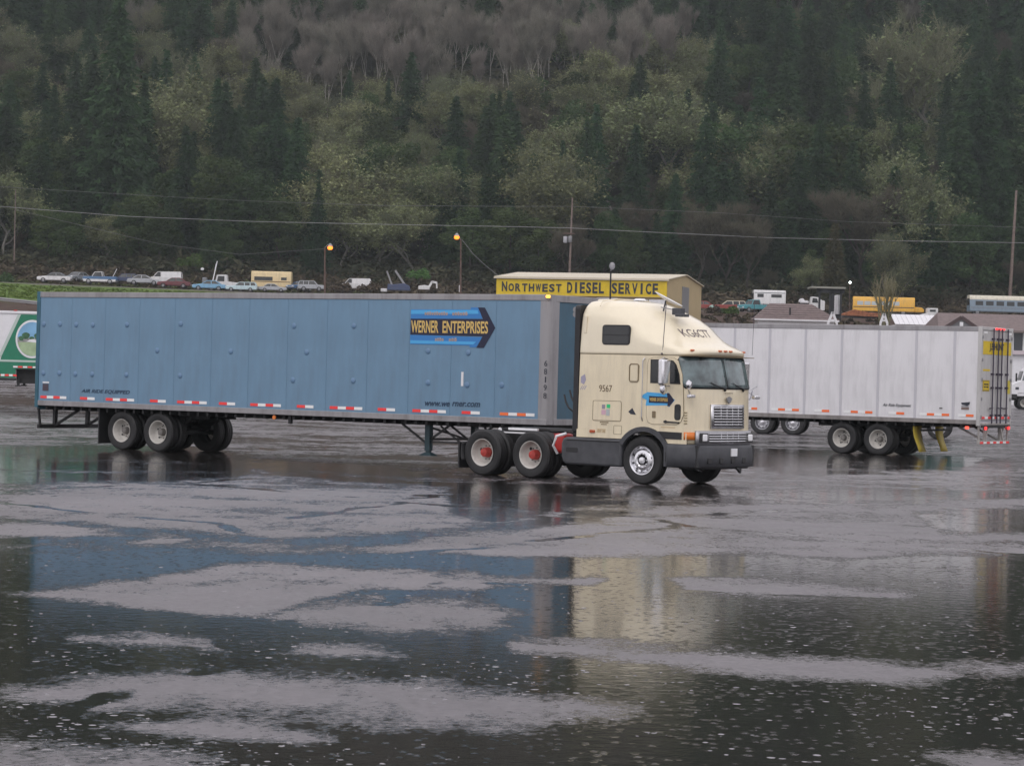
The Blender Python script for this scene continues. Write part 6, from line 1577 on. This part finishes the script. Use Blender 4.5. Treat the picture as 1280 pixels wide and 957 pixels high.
# the trees one can pick out in the photograph: kind, picture x, top y, distance, width, label
for k, px, ty, d, w, lab in [
 ('fir', 150, -6, 404, .92, 'tallest dark conifer, at the upper left, its top leaving the picture'),
 ('fir', 118, 60, 412, .8, None), ('fir', 182, 90, 415, .85, None),
 ('fir', 236, 168, 402, 1.1, 'broad dark conifer above the maroon car'), ('fir', 262, 200, 408, 1.2, None), ('fir', 330, 176, 404, 1.25, None),
 ('fir', 372, 145, 402, 1.05, 'tall dark conifer just left of the left yard lamp'), ('fir', 400, 210, 400, 1.1, None),
 ('fir', 50, 178, 404, 1.3, None), ('fir', 95, 205, 402, 1.2, None), ('fir', 8, 130, 415, 1.1, 'dark conifer at the left edge of the picture'),
 ('fir', 575, 182, 403, 1.0, 'pointed conifer above the second yard lamp'), ('fir', 553, 215, 401, 1.15, None), ('fir', 632, 142, 403, 1.2, 'tall broad conifer above the left end of the diesel building'), ('fir', 612, 200, 401, 1.1, None), ('fir', 668, 190, 401, 1.15, None),
 ('fir', 437, 86, 470, .75, 'small pointed conifer alone in the middle of the pale trees'), ('fir', 486, 96, 468, .6, None), ('fir', 592, 92, 470, .8, None),
 ('fir', 735, 148, 406, .9, 'dark ragged conifer above the transformer pole'), ('fir', 822, 266, 392, 1.2, 'small green conifer behind the roof of the diesel building'), ('fir', 845, 215, 400, 1, None),
 ('cedar', 1044, 278, 386, 1.15, 'olive brown pointed evergreen left of the bare tree by the shed'),
 ('fir', 905, 200, 400, 1.2, None), ('fir', 965, 225, 396, 1.25, None), ('fir', 1000, 188, 402, 1.2, None), ('fir', 1120, 205, 398, 1.25, None), ('fir', 1165, 250, 394, 1.3, None),
 ('fir', 1226, 88, 408, 1.1, 'tall dark conifer near the right edge'), ('fir', 1258, 60, 420, 1.0, None), ('fir', 1200, 140, 405, 1.2, None), ('fir', 1275, 230, 398, 1.2, None),
 ('fir', 1015, 25, 455, 1.1, None), ('fir', 985, 60, 440, 1.1, None), ('fir', 860, 110, 430, 1.0, None), ('fir', 925, 130, 428, 1.1, None),
 ('oak', 1155, 178, 400, .9, 'pale lichen covered tree standing out at the right between dark conifers'),
 ('oak', 405, 172, 401, .95, 'pale lichen covered tree above the camper'), ('oak', 455, 190, 400, 1.1, None), ('oak', 520, 200, 401, 1.0, None), ('oak', 480, 230, 395, 1.1, None), ('oak', 430, 235, 394, 1.0, None), ('oak', 530, 245, 394, 1.0, None),
 ('oak', 800, 115, 432, 1.1, None), ('oak', 770, 130, 426, 1.1, None), ('oak', 705, 180, 408, 1, None), ('oak', 690, 205, 402, 1, None),
 ('oak', 12, 205, 393, 1.0, 'pale lichen covered tree at the left edge above the grass'), ('oak', 130, 262, 391, 1.0, 'low pale bare tree above the blue pickup'), ('fir', 75, 225, 398, 1.3, None), ('madrone', 60, 262, 392, 1.1, None), ('madrone', 175, 245, 395, 1.2, None), ('madrone', 200, 262, 392, 1.1, None), ('fir', 300, 225, 395, 1.3, None), ('madrone', 350, 250, 393, 1.2, None), ('madrone', 590, 262, 392, 1.2, None), ('madrone', 640, 262, 391, 1.2, None),
 ('oak', 208, 75, 440, 1.0, 'pale tree right of the tallest conifer'), ('oak', 200, 110, 428, 1.0, None), ('oak', 1000, 148, 424, 1.0, 'pale twisted tree high on the right'), ('oak', 960, 165, 420, 1.0, None),
 ('oak_bare', 1105, 285, 388, 1.0, None), ('oak_bare', 1130, 300, 386, .9, None), ('oak_bare', 1180, 20, 470, 1, None),
 ('brown', 870, 262, 392, 1, None), ('brown', 900, 255, 392, 1, None), ('brown', 940, 270, 390, 1, None), ('brown', 700, 280, 390, .9, None), ('brown', 1090, 230, 396, 1.2, None),
 ('madrone', 280, 200, 398, 1.1, None), ('madrone', 315, 215, 396, 1.1, None), ('madrone', 470, 178, 412, .8, 'round dark green tree among the pale trees above the camper'), ('madrone', 505, 182, 411, .8, None), ('madrone', 1050, 170, 410, 1.1, None), ('madrone', 1025, 160, 412, 1.1, None), ('madrone', 1215, 270, 390, 1., None), ('madrone', 1240, 150, 420, 1.1, None), ('madrone', 760, 270, 392, .9, None), ('madrone', 790, 285, 390, .9, None), ('madrone', 675, 275, 391, 1, None), ('madrone', 915, 160, 418, 1.1, None)]:
    o = plant_px(k, px, ty, d, w, lab); SPOTS.append((o.location.x, o.location.y))
def choose(px, py):
    r = random.random()
    def pick(*pairs):
        t = 0
        for k, w in pairs:
            t += w
            if r < t: return k
        return pairs[-1][0]
    if py < 36: return pick(('fir', .68), ('madrone', .1), ('alder', .12), ('oak_bare', .1))
    if 300 < px < 700 and py < 105: return pick(('alder', .93), ('fir', .02), ('brown', .05))
    if 700 <= px < 870 and py < 90: return pick(('alder', .6), ('oak', .25), ('fir', .15))
    if px < 300 and py < 110: return pick(('oak_bare', .35), ('oak', .25), ('fir', .28), ('brown', .12))
    if px < 300 and py < 170: return pick(('oak_bare', .2), ('oak', .15), ('fir', .35), ('madrone', .2), ('brown', .1))
    if 300 <= px < 880 and py < 150: return pick(('oak', .42), ('oak_bare', .22), ('brown', .16), ('fir', .10), ('madrone', .10))
    if 380 <= px < 560 and py < 270: return pick(('oak', .6), ('oak_bare', .1), ('madrone', .2), ('brown', .1))
    if 640 <= px < 860 and py < 260: return pick(('oak', .38), ('brown', .22), ('fir', .2), ('madrone', .2))
    if px >= 860 and py < 90: return pick(('fir', .6), ('madrone', .15), ('oak_bare', .15), ('brown', .1))
    if px >= 860 and py < 200: return pick(('fir', .42), ('madrone', .25), ('oak', .15), ('brown', .18))
    if px >= 860: return pick(('fir', .35), ('madrone', .27), ('brown', .26), ('oak', .12))
    return pick(('fir', .38), ('madrone', .30), ('oak', .15), ('brown', .17))
far = []
y = 392.
while y < 590:
    step = 6.3 + (y-392)*.006
    x = -y*.2026-14 + random.uniform(0, step)
    while x < y*.2026+14:
        X_ = x+random.uniform(-2.2, 2.2); Y_ = y+random.uniform(-2.4, 2.4)
        x += step
        if any((X_-a)**2+(Y_-b)**2 < 12 for a, b in SPOTS): continue
        g = terr(X_, Y_); px, py = project(X_, Y_, g+8)
        k = choose(px, py); h = random.uniform(*HT[k])
        if Y_ < 398: h *= .62; k = k if k != 'alder' else 'brown'
        if CNT.get(k, 0) >= 290: k = 'oak_bare' if k in ('oak', 'alder', 'madrone') else 'brown'
        plant(k, X_, Y_, h, random.uniform(.85, 1.15))
    y += step*.92
print('trees', CNT)

# the rest of the forest, beyond and beside the part in view: one mass
def far_wood():
    rng = np.random.default_rng(5); V = []; F = []; T = []; c = 0
    for i in range(2600):
        if i < 1500: x = rng.uniform(-230, 230); y = rng.uniform(592, 780)
        else:
            y = rng.uniform(400, 780); x = (y*.2026+16+rng.uniform(0, 260))*(1 if rng.random() < .5 else -1)
        h = rng.uniform(11, 24); g = terr(x, y); r = h*rng.uniform(.14, .28); n = 60
        t = rng.random(n)**1.2; a = rng.uniform(0, 6.3, n); q = r*(1-t)*rng.uniform(.4, 1.1, n)
        C = np.stack([x+np.cos(a)*q, y+np.sin(a)*q, g+h*(.1+.9*t)], 1); v, f = leaf_faces(C, 1.5, rng, .3, 1.6)
        V.append(v); F.append(f+c); c += len(v); T.append(rng.random(len(f))*.6+.4*rng.random())
    me = np_mesh('distant_forest', np.concatenate(V), np.concatenate(F), np.concatenate(T), f_fir)
    tag(link('distant_forest', me), 'dense dark forest mass higher up and beside the slope', 'forest', kind='stuff')
far_wood()
# undergrowth in the forest, and the bramble belt behind the scrapped cars
def scrub(name, n, xr, yr, hr, m_, seed, size, lab, cat, per=46, dens=None):
    rng = np.random.default_rng(seed); V = []; F = []; T = []; c = 0
    for i in range(n):
        x = rng.uniform(*xr); y = rng.uniform(*yr)
        if dens and not dens(x, y, rng.random()): continue
        h = rng.uniform(*hr); g = terr(x, y); r = h*rng.uniform(.8, 1.5)
        P = rng.normal(0, 1, (per, 3)); P /= np.linalg.norm(P, axis=1)[:, None]; P[:, 2] = np.abs(P[:, 2]); P *= rng.uniform(.5, 1.05, (per, 1))
        C = P*[r, r, h]+[x, y, g]; v, f = leaf_faces(C, size, rng, .1, 2.2); V.append(v); F.append(f+c); c += len(v); T.append(np.clip(rng.normal(rng.random(), .2, len(f)), 0, 1))
    me = np_mesh(name, np.concatenate(V), np.concatenate(F), np.concatenate(T), m_); o = link(name, me); tag(o, lab, cat, kind='stuff'); return o
f_bram = foliage('bramble', (.048, .034, .026), (.105, .08, .052), .1, 0)
f_und = foliage('undergrowth', (.03, .035, .018), (.075, .07, .04), .1, 0)
scrub('brambles', 2600, (-105, 105), (378, 402), (.6, 1.7), f_bram, 3, .45, 'reddish brown brambles along the foot of the forest', 'brambles')
scrub('weeds', 700, (-85, -22), (377, 390), (.3, .9), foliage('weeds', (.06, .07, .025), (.12, .13, .05), .1, 0), 33, .3, 'olive green weeds behind the scrapped cars', 'weeds')
scrub('brambles', 260, (5, 60), (290, 334), (.15, .45), f_bram, 13, .3, 'brown weeds on the bank below the terrace', 'brambles')
scrub('undergrowth', 900, (-105, 105), (388, 399), (1.2, 3.2), f_und, 24, .5, 'dark green shrubs along the lower edge of the forest', 'undergrowth', per=60)
scrub('undergrowth', 2600, (-125, 125), (396, 560), (.8, 2.6), f_und, 4, .6, 'dark shrubs growing beneath the forest trees', 'undergrowth', per=40)
scrub('grass_tufts', 3000, (-90, 4), (246, 336), (.06, .18), foliage('grass_blades', (.08, .14, .03), (.15, .22, .06), .1), 6, .22, 'green grass on the bank in front of the scrapped cars', 'grass', per=12)
def bush(px, py, d, r, m_, lab, h=1):
    a = at(px, py, d); g = terr(a.x, d); rng = np.random.default_rng(int(px)); n = 500
    P = rng.normal(0, 1, (n, 3)); P /= np.linalg.norm(P, axis=1)[:, None]; P *= (rng.uniform(.5, 1.05, n)[:, None])*[r, r, r*h]*(1+.2*np.sin(P[:, :1]*5)); P[:, 2] = np.abs(P[:, 2])
    V, F = leaf_faces(P, .3, rng, .1, 1.6); root = empty('bush', (a.x, d, max(g, a.z-.3)), 0, lab, 'bush'); link('leaves', np_mesh('leaves', V, F, rng.random(len(F)), m_), root)
    MB().tube([(0, 0, -.3), (.1, 0, r*.6)], .08, 6).build('stem', b_dark, root)
bush(240, 330, 384, 2.1, f_bush, 'bright green bush behind the light blue sedan', .8)
bush(5, 352, 372, 1.6, f_mad, 'dark bush beside the grass at the left edge')
bush(428, 362, 354, 1.6, f_bram, 'brown bush in front of the sunken white van', .7)
bush(463, 362, 354, 1.7, f_bram, 'brown bush right of the sunken white van', .7)
bush(525, 345, 372, 1.8, f_bush, 'green bush above the small white digger', .7)
bush(913, 402, 338, 1.3, f_bush, 'green bush below the red station wagon', .7)
bush(893, 403, 338, 1.1, f_bram, 'brown bush below the mint green bin', .8)
# pruned bare tree in front of the pale metal roof
def near_tree():
    d = 262; p = at(1104, 342, d); g = terr(p.x, d); h = p.z-g
    tr, cr = bare_tree(91, h, .5, 1.1, 2, .16, 2, mat('bark_olive', (.17, .16, .09), .9), foliage('olive_twigs', (.16, .15, .08), (.24, .22, .14), .05, 0), .55, .55, 1.3, 2, 0, None, .12, first=6, tw_w=.06)
    root = empty('bare_tree', (p.x, d, g-.1), .4, 'multi-stemmed pollarded bare tree in front of the pale metal roof', 'tree'); root.scale = (.72, .72, 1)
    link('trunk', tr, root); [link('crown', c, root) for c in cr]
near_tree()

# ------------------------------------------------------------------ raindrops striking the water
def splashes():
    rng = np.random.default_rng(2); V = []; F = []; c = 0
    n = 0
    for i in range(5200):
        y = 13.2*(42/13.2)**(rng.random()**1.5); x = rng.uniform(-1, 1)*(y*.21+1)
        if sin(x*1.9+sin(y*.8)*2)+sin(y*1.1+x*.6)+rng.normal(0, .9) < .3: continue
        r = .004+.022*rng.random()**3; k = 8; a = np.arange(k)*2*pi/k; hh = rng.uniform(.001, .0035)
        for rr, zz in ((r*1.2, .0005), (r*.7, hh), (r*.1, hh*.8)): V.append(np.stack([x+np.cos(a)*rr, y+np.sin(a)*rr, np.full(k, zz)], 1))
        for q in range(k):
            F.append((c+q, c+(q+1) % k, c+k+(q+1) % k, c+k+q)); F.append((c+k+q, c+k+(q+1) % k, c+2*k+(q+1) % k, c+2*k+q))
        c += 3*k
    me = bpy.data.meshes.new('rain_splashes'); me.from_pydata(np.concatenate(V).tolist(), [], F); me.materials.append(mat('splash_water', (.24, .23, .245), .25, spec=.8)); me.shade_smooth()
    tag(link('rain_splashes', me), 'small splashes where raindrops hit the wet asphalt', 'rain', kind='stuff')
splashes()

# ------------------------------------------------------------------ damp air
def haze():
    m = MB().box((-420, -60, -3), (420, 900, 232)); o = m.build('haze', None, smooth=False); mt = bpy.data.materials.new('haze'); mt.use_nodes = True
    n = mt.node_tree.nodes; n.clear(); out = n.new('ShaderNodeOutputMaterial'); v = n.new('ShaderNodeVolumePrincipled'); v.inputs['Density'].default_value = HAZE; v.inputs['Color'].default_value = (.84, .93, .95, 1); v.inputs['Anisotropy'].default_value = .2
    mt.node_tree.links.new(v.outputs[0], out.inputs['Volume']); o.data.materials.append(mt); tag(o, 'thin rainy haze over the whole place', 'haze', kind='stuff')
HAZE = .00017
haze()

# ------------------------------------------------------------------ tidy: tiny joined bits are 'stuff', bigger loose pieces become parts of their own
TINY = ('rivet_line', 'rail_rivets', 'cross_members', 'wheel_nuts', 'hand_hole', 'worn_lettering', 'lettering', 'call_sign', 'faint_lettering', 'door_gap')
import bmesh
DONE = {}
for o in list(bpy.data.objects):
    if o.type != 'MESH' or o.parent is None: continue
    base = o.name.split('.')[0]
    if base in TINY: o['kind'] = 'stuff'; continue
    if base in ('crown', 'lichen', 'leaves', 'trunk') or len(o.data.polygons) > 4000: continue
    if o.data.name not in DONE:
        b = bmesh.new(); b.from_mesh(o.data); b.verts.ensure_lookup_table(); seen = set(); comps = []
        for v in b.verts:
            if v.index in seen: continue
            st = [v]; seen.add(v.index); cp = []
            while st:
                q = st.pop(); cp.append(q.index)
                for e in q.link_edges:
                    w_ = e.other_vert(q)
                    if w_.index not in seen: seen.add(w_.index); st.append(w_)
            comps.append(set(cp))
        if len(comps) == 1 or len(comps) > 12: DONE[o.data.name] = None
        else:
            lst = []
            for cp in comps:
                c2 = b.copy(); c2.verts.ensure_lookup_table(); bmesh.ops.delete(c2, geom=[v for v in c2.verts if v.index not in cp], context='VERTS')
                me2 = bpy.data.meshes.new(base); c2.to_mesh(me2); c2.free()
                for mm in o.data.materials: me2.materials.append(mm)
                lst.append(me2)
            DONE[o.data.name] = lst
        if len(comps) > 12: o['kind'] = 'stuff'
        b.free()
    lst = DONE[o.data.name]
    if lst:
        for me2 in lst[1:]:
            c = o.copy(); c.data = me2; COL.objects.link(c)
        o.data = lst[0]
